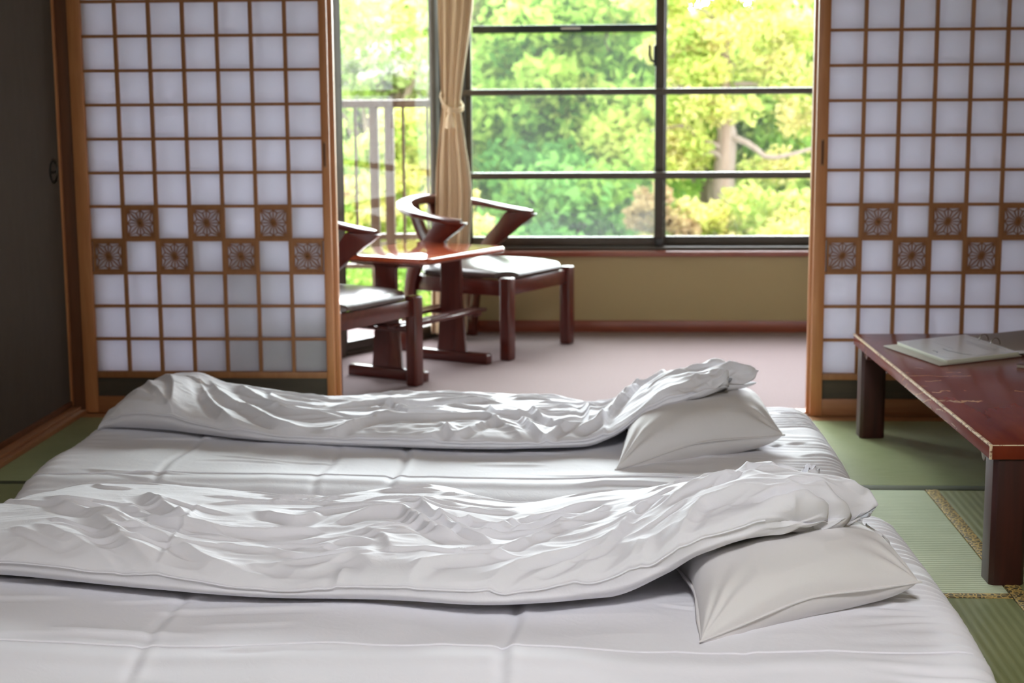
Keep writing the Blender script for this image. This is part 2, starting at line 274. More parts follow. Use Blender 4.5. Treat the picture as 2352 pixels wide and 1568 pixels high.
# ------------------------------------------------------------------ room shell
def struct(name, mb, m, **k): return tag(mb.build(name, m, **k), kind='structure')
XL, XR, YB, ZC = -.10, 4.35, -7.2, 2.45
struct('floor', MB().box(XL-.1, XR+.1, YB-.1, -.03, -.12, -.032), M['concrete'])
struct('floor', MB().box(-1.35, XR+.1, .13, 2.08, -.10, 0.0), M['carpet'])
# sliding-door sill with grooves
sb = MB().box(XL-.1, XR, -.075, .13, -.05, -.006)
for a, b in ((-.045,-.012),(.018,.034),(.064,.13)): sb.box(XL+.02, XR, a, b, -.006, .0)
struct('trim_1', sb.box(XL+.02, XR, -.075, -.045, -.006, .0), M['sill'], bevel=.0015)
struct('wall_right', MB().box(XR, XR+.1, YB, 2.08, -.1, ZC), M['plaster'])
struct('wall_back', MB().box(XL-.1, XR+.1, YB-.1, YB, -.1, ZC), M['plaster'])
struct('ceiling', MB().box(XL-.1, XR+.1, YB-.1, .1, ZC, ZC+.08), M['ceiling'])
struct('ceiling', MB().box(-1.35, XR+.1, .1, 2.08, 2.42, 2.5), M['ceiling'])
struct('wall_front', MB().box(XL, XR, -.05, .1, 1.80, ZC), M['plaster'])
struct('trim_2', MB().box(XL, XR, -.065, .115, 1.765, 1.80), M['cedar_h'])
struct('wall_left', MB().box(XL-.14, XL-.03, YB, .13, -.1, ZC).box(-1.35, XL-.03, .03, .13, -.1, ZC), M['fusuma'])
# corner post and threshold along the left wall
struct('trim_3', MB().box(-.13, -.049, .022, .10, -.03, 1.765), M['post'], bevel=.002)
struct('baseboard_left', MB().box(-.125, -.041, YB, -.001, -.03, .012).box(-.125, -.062, YB, -.001, .012, .022), M['sill_y'], bevel=.002)

# left wall sliding door (fusuma)
d = empty('door_1', (-.10, -.5, .022)); tag(d, kind='structure')
MB().box(-.018, .0, -.34, .50, .02, 1.72).build('paper_panel', M['fusuma'], d)
MB().box(-.022, .006, .50, .520, 0, 1.74).build('edge_frame', M['cedar_v'], d, bevel=.002)
MB().box(-.022, .006, -.36, -.34, 0, 1.74).box(-.022, .006, -.34, .50, 0, .02).box(-.022, .006, -.34, .50, 1.72, 1.74).build('frame', M['post'], d, bevel=.002)
def disc_rings(cx, cy, cz, rings, n=40):  # rings: (radius, x)
    mb = MB(); vs = []; fs = []
    for r, x in rings:
        vs += [(cx+x, cy+r*math.cos(2*math.pi*k/n), cz+r*math.sin(2*math.pi*k/n)) for k in range(n)]
    for i in range(len(rings)-1):
        fs += [(i*n+k, i*n+(k+1)%n, (i+1)*n+(k+1)%n, (i+1)*n+k) for k in range(n)]
    fs.append(tuple((len(rings)-1)*n+k for k in range(n))); return mb.add(vs, fs)
M['pull'] = mat('pull', (.02,.022,.018), .35, .4); M['pull_rim'] = mat('pull_rim', (.05,.05,.04), .3, .6)
pr = disc_rings(.001, .445, .840, [(.041,-.001),(.041,.003),(.034,.004),(.031,.0),(.029,-.012),(.001,-.012)]).build('round_pull', M['pull'], d, smooth=True)
MB().box(-.010, .0015, .418, .472, .834, .842).build('pull_bar', M['pull_rim'], pr)

# ------------------------------------------------------------------ shoji doors
CX, ZB, CZ = .118, .1498, .1172
def rosette(mb, x0, z0, y):
    h = CX/2; cx, cz = x0+h, z0+CZ/2; b = .0135; a = h-b
    y0, y1 = y+.004, y+.0115
    for q in ((x0+.005, x0+b, z0+.005, z0+CZ-.005), (x0+CX-b, x0+CX-.005, z0+.005, z0+CZ-.005), (x0+b, x0+CX-b, z0+.005, z0+b), (x0+b, x0+CX-b, z0+CZ-b, z0+CZ-.005)):
        mb.box(q[0], q[1], y0, y1, q[2], q[3])
    w = .0028
    def ln(p, q, w=w): mb.bar((cx+p[0]*a, (y0+y1)/2, cz+p[1]*a), (cx+q[0]*a, (y0+y1)/2, cz+q[1]*a), w, .009, up=(0,1,0))
    for k in range(4):
        c, s = [(1,0),(0,1),(-1,0),(0,-1)][k]
        R = lambda x, y: (x*c-y*s, x*s+y*c)
        ln((0,0), R(1,0)); ln((0,0), R(1,1), .0030)
        for sg in (1,-1):
            P = R(.74, .30*sg); ln((0,0), P); ln(P, R(1,0)); ln(P, R(1,sg))
    n = 16; r = .15*a; o = [(cx+r*math.cos(2*math.pi*k/n), cz+r*math.sin(2*math.pi*k/n)) for k in range(n)]
    mb.prism(o, 'y', y0, y1)
    # rounded corner fills
    for sx in (1,-1):
        for sz in (1,-1):
            mb.prism([(cx+sx*a, cz+sz*a), (cx+sx*a*.84, cz+sz*a), (cx+sx*a, cz+sz*a*.84)], 'y', y0, y1)
def shoji(name, x_lat, y, sl, sr, pull_side=None, rosettes=True):
    # x_lat: left edge of lattice; sl, sr: outer stile edges; y: front face
    d = empty(name, ((sl+sr)/2, y, 0)); tag(d, kind='structure'); ox = -(sl+sr)/2
    T = .03; xr = x_lat+7*CX; H = 1.765
    MB().box(sl+ox, x_lat+ox, 0, T, 0.001, H).build('stile', M['cedar_v'], d, bevel=.0025)
    MB().box(xr+ox, sr+ox, 0, T, 0.001, H).build('stile', M['cedar_v'], d, bevel=.0025)
    MB().box(x_lat+ox, xr+ox, .002, T-.002, .127, ZB).build('rail', M['lattice'], d, bevel=.002)
    MB().box(x_lat+ox, xr+ox, .002, T-.002, .001, .060).build('rail', M['cedar_h'], d, bevel=.002)
    MB().box(x_lat+ox, xr+ox, .002, T-.002, ZB+13*CZ, H).build('rail', M['cedar_h'], d, bevel=.002)
    MB().box(x_lat+ox, xr+ox, .010, .020, .058, .129).build('bottom_panel', M['koshi'], d)
    L = MB()
    for i in range(1, 7): L.box(x_lat+i*CX-.006+ox, x_lat+i*CX+.006+ox, .004, .018, ZB, ZB+13*CZ)
    for i in range(7):
        for j in range(1, 13): L.box(x_lat+i*CX+(.006 if i else 0)+ox, x_lat+(i+1)*CX-(.006 if i < 6 else 0)+ox, .0045, .0175, ZB+j*CZ-.005, ZB+j*CZ+.005)
    L.build('lattice', M['lattice'], d)
    MB().box(x_lat+ox, xr+ox, .0185, .0200, ZB, ZB+13*CZ).build('paper', M['paper'], d)
    if rosettes:
        for i, j in [(1,4),(3,4),(5,4),(0,3),(2,3),(4,3),(6,3)]:
            r = MB(); rosette(r, x_lat+i*CX+ox, ZB+j*CZ, .0045); r.build('rosette', M['lattice'], d)
    if pull_side is not None:
        x = (sr-.0165 if pull_side == 'r' else sl+.0215)+ox
        MB().box(x-.0065, x+.0065, -.0012, .003, .868, .958).build('finger_pull', M['pull_wood'], d, bevel=.002)
        MB().box(x-.004, x+.004, -.0018, .002, .874, .952).build('finger_pull_slot', M['post'], d, bevel=.001)
    return d
M['pull_wood'] = wood('pull_wood', (.30,.13,.05), (.36,.17,.07), .4, 'z')
shoji('door_2', 0.0, 0.0, -.047, .854, 'r')
shoji('door_3', 0.018, .035, -.029, .868)
shoji('door_4', 2.562, 0.0, 2.522, 3.43, 'l')
shoji('door_5', 2.555, .035, 2.513, 3.42)
struct('wall_front', MB().box(3.44, XR, -.03, .1, 0, 1.80), M['plaster'])

# ------------------------------------------------------------------ engawa: window wall
WY = 1.936
struct('wall_front', MB().box(1.13, XR, WY, WY+.12, 0, .358).box(3.32, XR, WY, WY+.12, .358, 2.42).box(1.13, 3.32, WY, WY+.12, 2.28, 2.42), M['wall'])
struct('baseboard_front', MB().box(1.15, XR, WY-.012, WY+.002, 0, .055), M['redwood'], bevel=.002)
struct('trim_4', MB().box(1.13, XR, WY-.028, WY+.06, .358, .384), M['redwood'], bevel=.004)
w = empty('window_1', (2.5, WY+.05, .384)); tag(w, kind='structure')
def wb(x0, x1, y0, y1, z0, z1): return MB().box(x0-2.5, x1-2.5, y0, y1, z0-.384, z1-.384)
f = wb(1.13, 1.165, -.05, .05, .384, 2.28).box(3.28-2.5, 3.32-2.5, -.05, .05, 0, 1.896).box(1.165-2.5, 3.28-2.5, -.05, .05, 0, .018).box(1.165-2.5, 3.28-2.5, -.05, .05, 1.86, 1.896)
f.build('window_frame', M['frame'], w, bevel=.003)
s1 = wb(1.165, 1.192, -.02, .012, .402, 2.24).box(2.045-2.5, 2.088-2.5, -.025, .012, .018, 1.86).box(1.192-2.5, 2.045-2.5, -.02, .012, .018, .062).box(1.192-2.5, 2.045-2.5, -.02, .012, 1.82, 1.86)
s1 = s1.build('sash', M['frame'], w, bevel=.003)
MB().box(1.192-2.5, 2.045-2.5, -.006, -.002, .062, 1.82).build('pane', M['glass'], s1)
sr_ = wb(1.200, 2.045, -.034, .010, 1.390, 1.424).build('sash_rail', M['frame_dark'], s1, bevel=.003)
wb(1.61, 1.70, -.0355, -.0338, 1.404, 1.413).build('sticker', M['sticker'], s1)
s2 = wb(2.060, 2.10, .014, .04, .402, 2.24).box(3.24-2.5, 3.28-2.5, .014, .04, .018, 1.86).box(2.10-2.5, 3.24-2.5, .014, .04, .018, .062).box(2.10-2.5, 3.24-2.5, .014, .04, 1.82, 1.86)
s2 = s2.build('sash', M['frame'], w, bevel=.003)
MB().box(2.10-2.5, 3.24-2.5, .026, .030, .062, 1.82).build('pane', M['glass_clear'], s2)
wb(2.048, 2.086, -.034, -.024, .404, .44).build('sash_stop', M['black'], w, bevel=.003)
lt = wb(2.035, 2.052, -.038, -.022, 1.235, 1.330).build('latch', M['black'], w, bevel=.004)
MB().tube([(2.040-2.5, -.04, .87), (2.026-2.5, -.045, .875), (2.018-2.5, -.045, .90), (2.016-2.5, -.045, .945)], .006).build('latch_handle', M['black'], lt, smooth=True)
for z0, z1 in ((.719,.751),(1.104,1.134)):
    n = 14; zc = (z0+z1)/2; o = []
    for k in range(n):
        t = 2*math.pi*k/n; o.append((WY-.012-.017*abs(math.cos(t))**.6*(1 if math.cos(t) > 0 else -1), zc+(z1-z0)/2*abs(math.sin(t))**.6*(1 if math.sin(t) > 0 else -1)))
    r = MB().prism(o, 'x', 1.152, 3.30).build('safety_rail', M['bar_metal'], None, smooth=True)
    tag(r, 'lower brown metal safety rail crossing the wide window above the sill' if z0 < 1 else 'upper brown metal safety rail crossing the wide window at tassel height', 'rail', 'safety rails across the wide window')

# diagonal glass door
P0 = np.array([.640, 1.155]); P1 = np.array([1.118, 1.925]); L_ = float(np.linalg.norm(P1-P0)); ang = math.atan2(P1[1]-P0[1], P1[0]-P0[0])
g = empty('window_2', (P0[0], P0[1], 0), ang); tag(g, kind='structure')
MB().box(0, .068, -.03, .05, 0, 2.2).build('window_frame', M['jamb'], g, bevel=.002)
MB().box(.785, L_+.01, -.02, .05, 0, 2.2).box(.068, .785, -.02, .05, 0, .02).box(.068, .785, -.02, .05, 2.12, 2.2).build('door_frame', M['frame'], g, bevel=.002)
sd = MB().box(.070, .103, -.012, .02, .02, 2.12).box(.738, .783, -.012, .02, .02, 2.12).box(.103, .738, -.012, .02, .02, .06).box(.103, .738, -.012, .02, 2.07, 2.12).build('sash', M['frame'], g, bevel=.002)
MB().box(.103, .738, .002, .006, .06, 2.07).build('pane', M['glass_clear'], sd)
wd = MB().box(-.02, L_+.03, -.02, .08, 2.2, 2.42).build('wall_over_door', M['wall'], g)
struct('trim_5', MB().box(P0[0]-.075, P0[0]+.012, P0[1]-.06, P0[1]+.05, 0, 2.42), M['jamb'])
# engawa left end: wall with an added, unseen window lighting the left paper doors
struct('wall_left', MB().box(-1.25, P0[0]-.07, 1.10, 1.20, 0, .20).box(-1.25, -.20, 1.10, 1.20, .20, 2.42).box(-.20, P0[0]-.07, 1.10, 1.20, 2.12, 2.42).box(-1.35, -1.25, .13, 1.2, 0, 2.42), M['wall'])
w3 = empty('added_window', (.18, 1.15, .20)); tag(w3, kind='structure')
MB().box(-.38, -.34, -.03, .03, 0, 1.92).box(.345, .385, -.03, .03, 0, 1.92).box(-.34, .345, -.03, .03, 0, .05).box(-.34, .345, -.03, .03, 1.87, 1.92).build('window_frame', M['frame'], w3, bevel=.002)
MB().box(-.34, .345, -.002, .002, .05, 1.87).build('pane', M['glass_clear'], w3)
portal('window_portal', (.18, 1.24, 1.15), (-math.pi/2, 0, 0), .72, 1.8)
portal('window_portal', (.86, 1.62, 1.1), (-math.pi/2, 0, ang), .85, 2.1)

# ------------------------------------------------------------------ tatami mats
def mat_thing(x0, x1, y0, y1, m, label, edges, hm):
    o = tag(MB().box(x0+.0008, x1-.0008, y0+.0008, y1-.0008, -.03, 0).build('tatami_mat', m, bevel=.003), label, 'tatami mat', 'tatami mats')
    for e, wd in edges.items():
        q = {'y0': (x0, x1, y0, y0+wd), 'y1': (x0, x1, y1-wd, y1), 'x0': (x0, x0+wd, y0, y1), 'x1': (x1-wd, x1, y0, y1)}[e]
        MB().box(q[0]+.001, q[1]-.001, q[2]+.001, q[3]-.001, -.004, .0012 if e[0] == 'y' else .0019).build('edge_band', hm, o, bevel=.0008)
    return o
ya, yb, yc = -1.0275, -1.9638, -2.90
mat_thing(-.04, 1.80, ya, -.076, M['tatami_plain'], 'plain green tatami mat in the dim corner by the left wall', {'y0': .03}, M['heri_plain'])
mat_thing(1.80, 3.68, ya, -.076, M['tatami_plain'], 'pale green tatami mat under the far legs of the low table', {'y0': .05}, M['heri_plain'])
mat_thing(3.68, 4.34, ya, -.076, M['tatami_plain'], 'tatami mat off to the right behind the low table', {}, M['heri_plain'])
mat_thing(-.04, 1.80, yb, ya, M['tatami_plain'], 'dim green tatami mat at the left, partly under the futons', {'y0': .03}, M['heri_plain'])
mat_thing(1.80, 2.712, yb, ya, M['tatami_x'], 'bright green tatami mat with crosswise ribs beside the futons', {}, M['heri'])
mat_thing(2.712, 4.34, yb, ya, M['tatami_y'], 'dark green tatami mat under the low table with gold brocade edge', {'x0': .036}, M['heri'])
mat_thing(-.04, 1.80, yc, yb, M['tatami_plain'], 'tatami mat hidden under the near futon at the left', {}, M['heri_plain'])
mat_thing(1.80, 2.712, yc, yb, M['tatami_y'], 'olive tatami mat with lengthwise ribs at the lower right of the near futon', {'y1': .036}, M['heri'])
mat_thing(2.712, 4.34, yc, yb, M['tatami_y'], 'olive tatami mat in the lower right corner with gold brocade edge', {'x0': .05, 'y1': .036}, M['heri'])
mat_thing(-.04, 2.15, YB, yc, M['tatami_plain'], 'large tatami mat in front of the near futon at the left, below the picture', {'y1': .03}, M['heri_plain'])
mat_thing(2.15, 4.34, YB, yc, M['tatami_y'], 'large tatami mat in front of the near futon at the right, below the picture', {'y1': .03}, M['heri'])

# ------------------------------------------------------------------ futons
def fold_field(X, Y, folds, soft=1.0):
    H = np.zeros_like(X)
    for pts, amp, w in folds:
        best = np.full(X.shape, 1e9); sgn = np.zeros_like(X); tt = np.zeros_like(X)
        P = np.array(pts)
        # densify with smooth curve
        t = np.linspace(0, 1, len(P)); T = np.linspace(0, 1, 5*len(P)); P = np.c_[S(T, t, P[:,0]), S(T, t, P[:,1])]
        x0, x1 = P[:,0].min()-.1, P[:,0].max()+.1; y0, y1 = P[:,1].min()-.1, P[:,1].max()+.1
        msk = (X > x0) & (X < x1) & (Y > y0) & (Y < y1)
        x = X[msk]; y = Y[msk]; b = np.full(x.shape, 1e9); sg = np.zeros(x.shape); tp = np.zeros(x.shape); n = len(P)-1
        for i in range(n):
            a = P[i]; d = P[i+1]-a; l2 = (d**2).sum()+1e-12
            u = np.clip(((x-a[0])*d[0]+(y-a[1])*d[1])/l2, 0, 1); dx = x-(a[0]+u*d[0]); dy = y-(a[1]+u*d[1]); r = np.hypot(dx, dy)
            k = r < b; b = np.where(k, r, b); sg = np.where(k, np.sign(d[0]*dy-d[1]*dx), sg); tp = np.where(k, (i+u)/n, tp)
        taper = np.clip(np.minimum(tp, 1-tp)*4, 0, 1); taper = taper*taper*(3-2*taper)
        if P[-1,0] < P[0,0]: sg = -sg
        # steep face towards the viewer (sg<0), soft face behind, and a trough in front
        wl = np.where(sg < 0, w*.5, w*1.7)*soft; g = np.exp(-(b/wl)**1.35)
        tro = np.where(sg < 0, np.exp(-((b-w*1.7)/(w*.9))**2), 0)
        H[msk] += 1.3*amp*taper*(g-.4*tro)
    return H
def flow_folds(n, x, y, ang, seed, amp=(.0022,.0055), w=(.004,.009), ln=(.12,.42)):
    # many thin tension folds lying along the drape direction ang(x)
    r = np.random.default_rng(seed); out = []
    for _ in range(n):
        px, py = r.uniform(*x), r.uniform(*y); L = r.uniform(*ln); k = 7; ds = L/k; q = [[px, py]]; a0 = r.normal()*.16; bend = r.normal()*.5
        for i in range(k):
            a = float(np.interp(px, ang[0], ang[1]))+a0+bend*(i/k-.5); px += math.cos(a)*ds; py += math.sin(a)*ds; q.append([px, py])
        out.append([q, r.uniform(*amp), r.uniform(*w)])
    return out
def wrinkle_noise(X, Y, seed, a=1.0):
    wx = X+.05*vnoise(X*4, Y*6, seed+1); wy = Y+.03*vnoise(X*5, Y*5, seed+2)
    h = .008*ridged(wx*3.4, wy*11, seed+3)+.0045*ridged(wx*8+3+wy*3, wy*22, seed+4)+.0022*ridged(wx*19-wy*6, wy*44, seed+5)
    h = h+.012*vnoise(X*3.2, Y*4, seed+6)
    mask = .55+.45*vnoise(X*2.3+9, Y*3, seed+7)
    return a*h*mask

def mattress(name, x0, x1, y0, y1, h, seed, label, creases):
    root = None; nu, nv = 440, 300
    u = np.linspace(0, 1, nu)[:,None]; 
    # cross-section loop in (Y, Z): superellipse, resampled so the top is dense
    th = np.linspace(0, 2*np.pi, 4000); cy = np.sign(np.cos(th))*np.abs(np.cos(th))**(2/5.5); cz = np.sign(np.sin(th))*np.abs(np.sin(th))**(2/2.4)
    seg = np.hypot(np.diff(cy)*(y1-y0)/2, np.diff(cz)*h/2); wgt = np.where(cz[1:] > -.55, 1.0, .18); L = np.r_[0, np.cumsum(seg*wgt)]; L /= L[-1]
    q = np.arange(nv)/nv; cyv = np.interp(q, L, cy)[None,:]; czv = np.interp(q, L, cz)[None,:]
    # ends: rounding factor
    e = np.minimum(u, 1-u)*(x1-x0); r = np.clip(e/.075, 0, 1); rz = (1-(1-r)**2.2)**(1/2.2); er = np.clip(e/.16, 0, 1); ry = 1-.055*(1-er)**2.0-.02*(1-r)**3
    rz = np.maximum(rz, .02)
    X = x0+u*(x1-x0)+0*cyv; ymid = (y0+y1)/2
    Y = ymid+cyv*(y1-y0)/2*ry; Z = h/2+czv*h/2*rz
    top = np.clip(czv*1.4, 0, 1)*np.clip(rz, 0, 1); 
    # bulging cushion: ends bow outward mid-width
    X = X+np.sign(u-.5)*.018*(1-cyv**2)*np.clip(1-e/.3, 0, 1)
    dz = .010*vnoise(X*3.1+seed, Y*4, seed)+.004*ridged(X*7, Y*9, seed+1)*(.5+.5*vnoise(X*2, Y*2, seed+8))
    # gathers running in from the right end
    gr = np.clip((X-(x1-.30))/.30, 0, 1)**1.3; dz = dz+gr*.0062*np.sin(2*np.pi*(Y*24+.9*vnoise(X*5, Y*9, seed+2))+2*vnoise(X*3, Y*3, seed+3))*(.6+.4*vnoise(X*3, Y*11, seed+4))
    gl = np.clip(((x0+.14)-X)/.14, 0, 1); dz = dz+gl*.003*np.sin(2*np.pi*Y*19+3*vnoise(X*5, Y*7, seed+5))
    # creases across the futon (from folding), constant X
    for cxp, am in creases:
        dd = X-cxp-.012*vnoise(Y*5+cxp, X*0+3., seed); dz = dz-am*np.exp(-(dd/.012)**2)+am*.5*np.exp(-((dd-.022)/.012)**2)
    dz = dz+fold_field(X+0*Y, Y, flow_folds(26, (x0+.1,x1-.2), (y0+.1,y1-.12), ([0,3],[-.1,.1]), seed+50, (.0015,.0035), (.006,.012), (.2,.6)))
    # front side puckers under the seam
    side = np.clip((-.90-cyv)/.08, 0, 1)*1.0 if False else np.clip((np.abs(cyv)-.86)/.12, 0, 1)
    pk = .013*np.clip(side, 0, 1)*ridged(X*9, Z*14+Y*2, seed+6)*(.35+.65*np.clip(vnoise(X*2.4, X*0+1.3, seed+7)+.4, 0, 1))
    dz = dz*top+pk*np.clip(1.2-np.abs(czv), .2, 1)
    Z = Z+dz
    Y = Y+pk*np.sign(cyv)*-1.3
    # piped seam along the upper front and back edge
    for sgy in (-1, 1):
        i = (np.sign(cyv) == sgy) & (czv > 0); dd = np.abs(czv-.86)+np.where(i, 0, 9); g = np.exp(-(dd/.05)**2); Y = Y+sgy*g*.004; Z = Z+g*.0045*np.clip(rz*3-1, 0, 1)
    Z = np.maximum(Z, .002); P = np.stack([X, Y, Z], -1)
    o = grid_mesh(name, P, M['cotton'], wrap_v=True, cap=True)
    vi = [int(np.argmin(np.abs(czv[0]-.92)+np.where(np.sign(cyv[0]) == sg, 0, 9))) for sg in (-1, 1)]
    for v_ in vi:
        L_ = P[6:-6:2, v_]+np.array([0, 0, .0008]); MB().tube([tuple(p) for p in L_], .0024, 6).build('piping', M['cotton'], o, smooth=True)
    return tag(o, label, 'futon')
mattress('futon_mattress', .245, 2.455, -1.555, -.375, .125, 11, 'far white futon mattress, next to the open paper doors', [(.62,.004),(1.25,.006),(1.05,.003)])
mattress('futon_mattress', .17, 2.49, -2.86, -1.635, .125, 23, 'near white futon mattress along the bottom of the photo', [(.95,.004),(1.62,.007),(2.05,.002)])

def duvet(name, x0f, x0b, x1, tilt, yf, yb_, zb, zt, folds, seed, label, ruff=1.0, namp=1.0):
    nu, nv = 560, 380
    th = np.linspace(0, 2*np.pi, 6000); ex = 2/3.4
    cy = np.sign(np.cos(th))*np.abs(np.cos(th))**ex; cz = np.sign(np.sin(th))*np.abs(np.sin(th))**(2/2.2)
    seg = np.hypot(np.diff(cy)*.33, np.diff(cz)*.065); wgt = np.where(cz[1:] > -.5, 1.0, .15); L = np.r_[0, np.cumsum(seg*wgt)]; L /= L[-1]
    q = np.arange(nv)/nv; cyv = np.interp(q, L, cy)[None,:]; czv = np.interp(q, L, cz)[None,:]
    u = np.linspace(0, 1, nu)[:,None]; fb = (cyv+1)/2         # 0 front (near), 1 back
    xs = x0f+(x0b-x0f)*fb; xe = S(fb, *x1)
    X = xs+u*(xe-xs)
    Yf = S(X, *yf); Yb = S(X, *yb_); Zb = S(X, *zb); Zt = S(X, *zt)
    e0 = np.clip(u*(xe-xs)/.11, 0, 1); e1 = np.clip((1-u)*(xe-xs)/.10, 0, 1)
    r0 = np.maximum((1-(1-e0)**2.1)**(1/2.1), .03); r1 = np.maximum((1-(1-e1)**2)**.5, .07); rz = r0*r1
    ry = 1-.05*(1-e0)**2-.16*(1-e1)**2*ruff
    Y = (Yf+Yb)/2+cyv*(Yb-Yf)/2*ry
    hb = (Zt-Zb)/2; Z = Zb+hb*(.62+.38*rz)*1.0+czv*hb*rz-(1-r0)*.02
    tb_ = np.clip((cyv+.5)/1.4, 0, 1); Z = Z-S(X, *tilt)*tb_*tb_*(3-2*tb_)
    top = np.clip((czv+.15)*2.2, 0, 1); sm = np.clip((rz-.1)*1.6, 0, 1)
    H = fold_field(X, Y, folds)+wrinkle_noise(X, Y, seed, namp)
    # ruffled gathers at the open head end
    g = np.clip(1-(1-u)*(xe-xs)/.26, 0, 1)**1.6
    ph = 2*np.pi*(fb*7+.5*vnoise(fb*6, X*7, seed+11))+2.5*vnoise(fb*4, X*10, seed+12)
    H2 = g*ruff*(.024*np.sin(ph)+.020*ridged(fb*13, X*16, seed+13)+.008*ridged(fb*30, X*22, seed+19))
    g0 = np.clip(1-u*(xe-xs)/.2, 0, 1)**1.5; H2 = H2+g0*.006*ridged(fb*9, X*8, seed+14)
    Z = Z+(H*sm+H2)*top
    X = X+g*ruff*(.055*vnoise(fb*8, u*0+2.2, seed+15)+.025*np.sin(ph*1.0+1))*1.0
    X = X+g*ruff*.014*ridged(q[None,:]*34, X*16, seed+21); Z = Z+g*ruff*.012*ridged(q[None,:]*38+5, X*15, seed+22)*(1-top); Y = Y+g*ruff*.010*ridged(q[None,:]*29+2, X*19, seed+23)
    side = np.clip((np.abs(cyv)-.8)/.2, 0, 1); Y = Y-np.sign(cyv)*side*(.006*vnoise(X*6, Z*15, seed+16)+.004*ridged(X*10, Z*16, seed+17)*(.5+.5*vnoise(X*2.2,Z*0,seed+18)))
    # seam on the front side
    dd = np.abs(czv-.12)+np.where(cyv < 0, 0, 9); s = np.exp(-(dd/.035)**2); s2 = np.exp(-((czv+.08)/.12)**2)*(cyv < 0)
    Y = Y-s*.0035+s2*.004; Z = Z+s*.002
    P = np.stack([X, Y, Z], -1); o = grid_mesh(name, P, M['cotton'], wrap_v=True, cap=True)
    v_ = int(np.argmin(np.abs(czv[0]-.05)+np.where(cyv[0] < 0, 0, 9))); MB().tube([tuple(p) for p in P[16:-30:2, v_]+np.array([0,-.0006,0])], .002, 6).build('seam', M['cotton'], o, smooth=True)
    return tag(o, label, 'duvet')
NEAR_FOLDS = NEAR_FOLDS+flow_folds(85, (.35,2.15), (-2.45,-1.85), ([.4,.8,1.1,1.5,1.8,2.1],[-.55,-.42,-.05,.12,.55,.75]), 301)
FAR_FOLDS = FAR_FOLDS+flow_folds(60, (.32,2.1), (-1.08,-.58), ([.35,.7,1.1,1.5,1.8,2.1],[-.75,-.35,-.05,.10,.5,.35]), 302)
NEAR = duvet('duvet', .18, .42, ([0,.12,.27,.40,.52,.75,1],[2.22,2.27,2.29,2.20,2.24,2.33,2.31]), ([.1,1.7,1.95,2.1,2.4],[0,0,.05,.085,.085]),
  ([.1,.55,.88,1.21,1.54,1.84,2.0,2.15,2.4], [-2.26,-2.37,-2.455,-2.505,-2.53,-2.49,-2.475,-2.46,-2.42]),
  ([.3,.42,.60,.86,1.11,1.38,1.61,1.90,2.1,2.4], [-1.98,-1.92,-1.80,-1.82,-1.87,-1.80,-1.90,-1.84,-1.88,-1.93]),
  ([.1,1.80,1.92,1.98,2.09,2.17,2.3,2.4], [.118,.120,.168,.205,.238,.248,.235,.20]),
  ([.1,.45,.62,.85,1.11,1.38,1.6,1.85,2.0,2.12,2.22,2.3,2.4], [.200,.215,.228,.222,.212,.232,.212,.255,.318,.350,.335,.300,.27]),
  NEAR_FOLDS, 31, 'rumpled white duvet on the near futon, its ruffled end resting on the near pillow')
FAR = duvet('duvet', .275, .36, ([0,.2,.45,.6,1],[2.15,2.20,2.20,2.17,2.10]), ([.1,1.6,1.9,2.1,2.4],[0,0,.05,.07,.07]),
  ([.2,.30,.54,.82,1.1,1.45,1.72,1.85,1.93,2.05,2.25], [-.84,-.88,-.965,-1.07,-1.125,-1.165,-1.13,-1.11,-1.10,-1.09,-1.06]),
  ([.2,.40,.60,1.0,1.4,1.8,1.95,2.1,2.25], [-.52,-.47,-.50,-.53,-.52,-.52,-.50,-.52,-.56]),
  ([.2,.30,1.74,1.83,1.90,2.01,2.10,2.2], [.110,.12,.120,.150,.198,.235,.262,.28]),
  ([.2,.32,.42,.50,.60,.75,1.0,1.4,1.7,1.82,1.92,2.0,2.08,2.16,2.22], [.170,.208,.250,.255,.225,.205,.190,.196,.19,.21,.275,.315,.315,.325,.315]),
  FAR_FOLDS, 57, 'rumpled white duvet on the far futon, lifted over the far pillow', ruff=.85, namp=.9)

# loose crumpled cover cloth at the open end of the near duvet
def flap():
    inn = smooth_path([(2.20,-1.99,.225),(2.245,-2.10,.235),(2.235,-2.24,.238),(2.185,-2.37,.240)], 90); out_ = smooth_path([(2.285,-1.80,.215),(2.345,-1.92,.200),(2.335,-2.10,.190),(2.365,-2.20,.190)], 90)
    t = np.linspace(0, 1, 60)[None,:,None]; s_ = np.linspace(0, 1, 90)[:,None]+0*t[...,0]
    P = inn[:,None]*(1-t)+out_[:,None]*t; tt = t[...,0]+0*s_
    n_ = .030*ridged(s_*7+tt*2.5, tt*2.6+3, 91)+.014*ridged(s_*15-tt*4, tt*6, 92)+.010*np.sin(s_*2*np.pi*4.5+3*vnoise(s_*3, tt*2, 93))
    P[...,2] += n_*(.3+.9*tt)+.012*np.sin(tt*np.pi); P[...,0] += (.030*vnoise(s_*9, tt*3, 94)+.012*ridged(s_*20, tt*3, 97))*tt; P[...,1] += .020*vnoise(s_*9, tt*4, 95)*tt
    P[...,2] -= .035*np.clip(tt-.75, 0, 1)*4*np.clip(.6-np.abs(s_-.5), 0, 1)
    P[...,2] = np.maximum(P[...,2], .13)
    B = P.copy(); B[...,2] -= .0025; B[...,0] -= .001
    LP = np.concatenate([P, B[:, ::-1]], 1); grid_mesh('open_end', LP, M['cotton'], NEAR, wrap_v=True, cap=True)
flap()

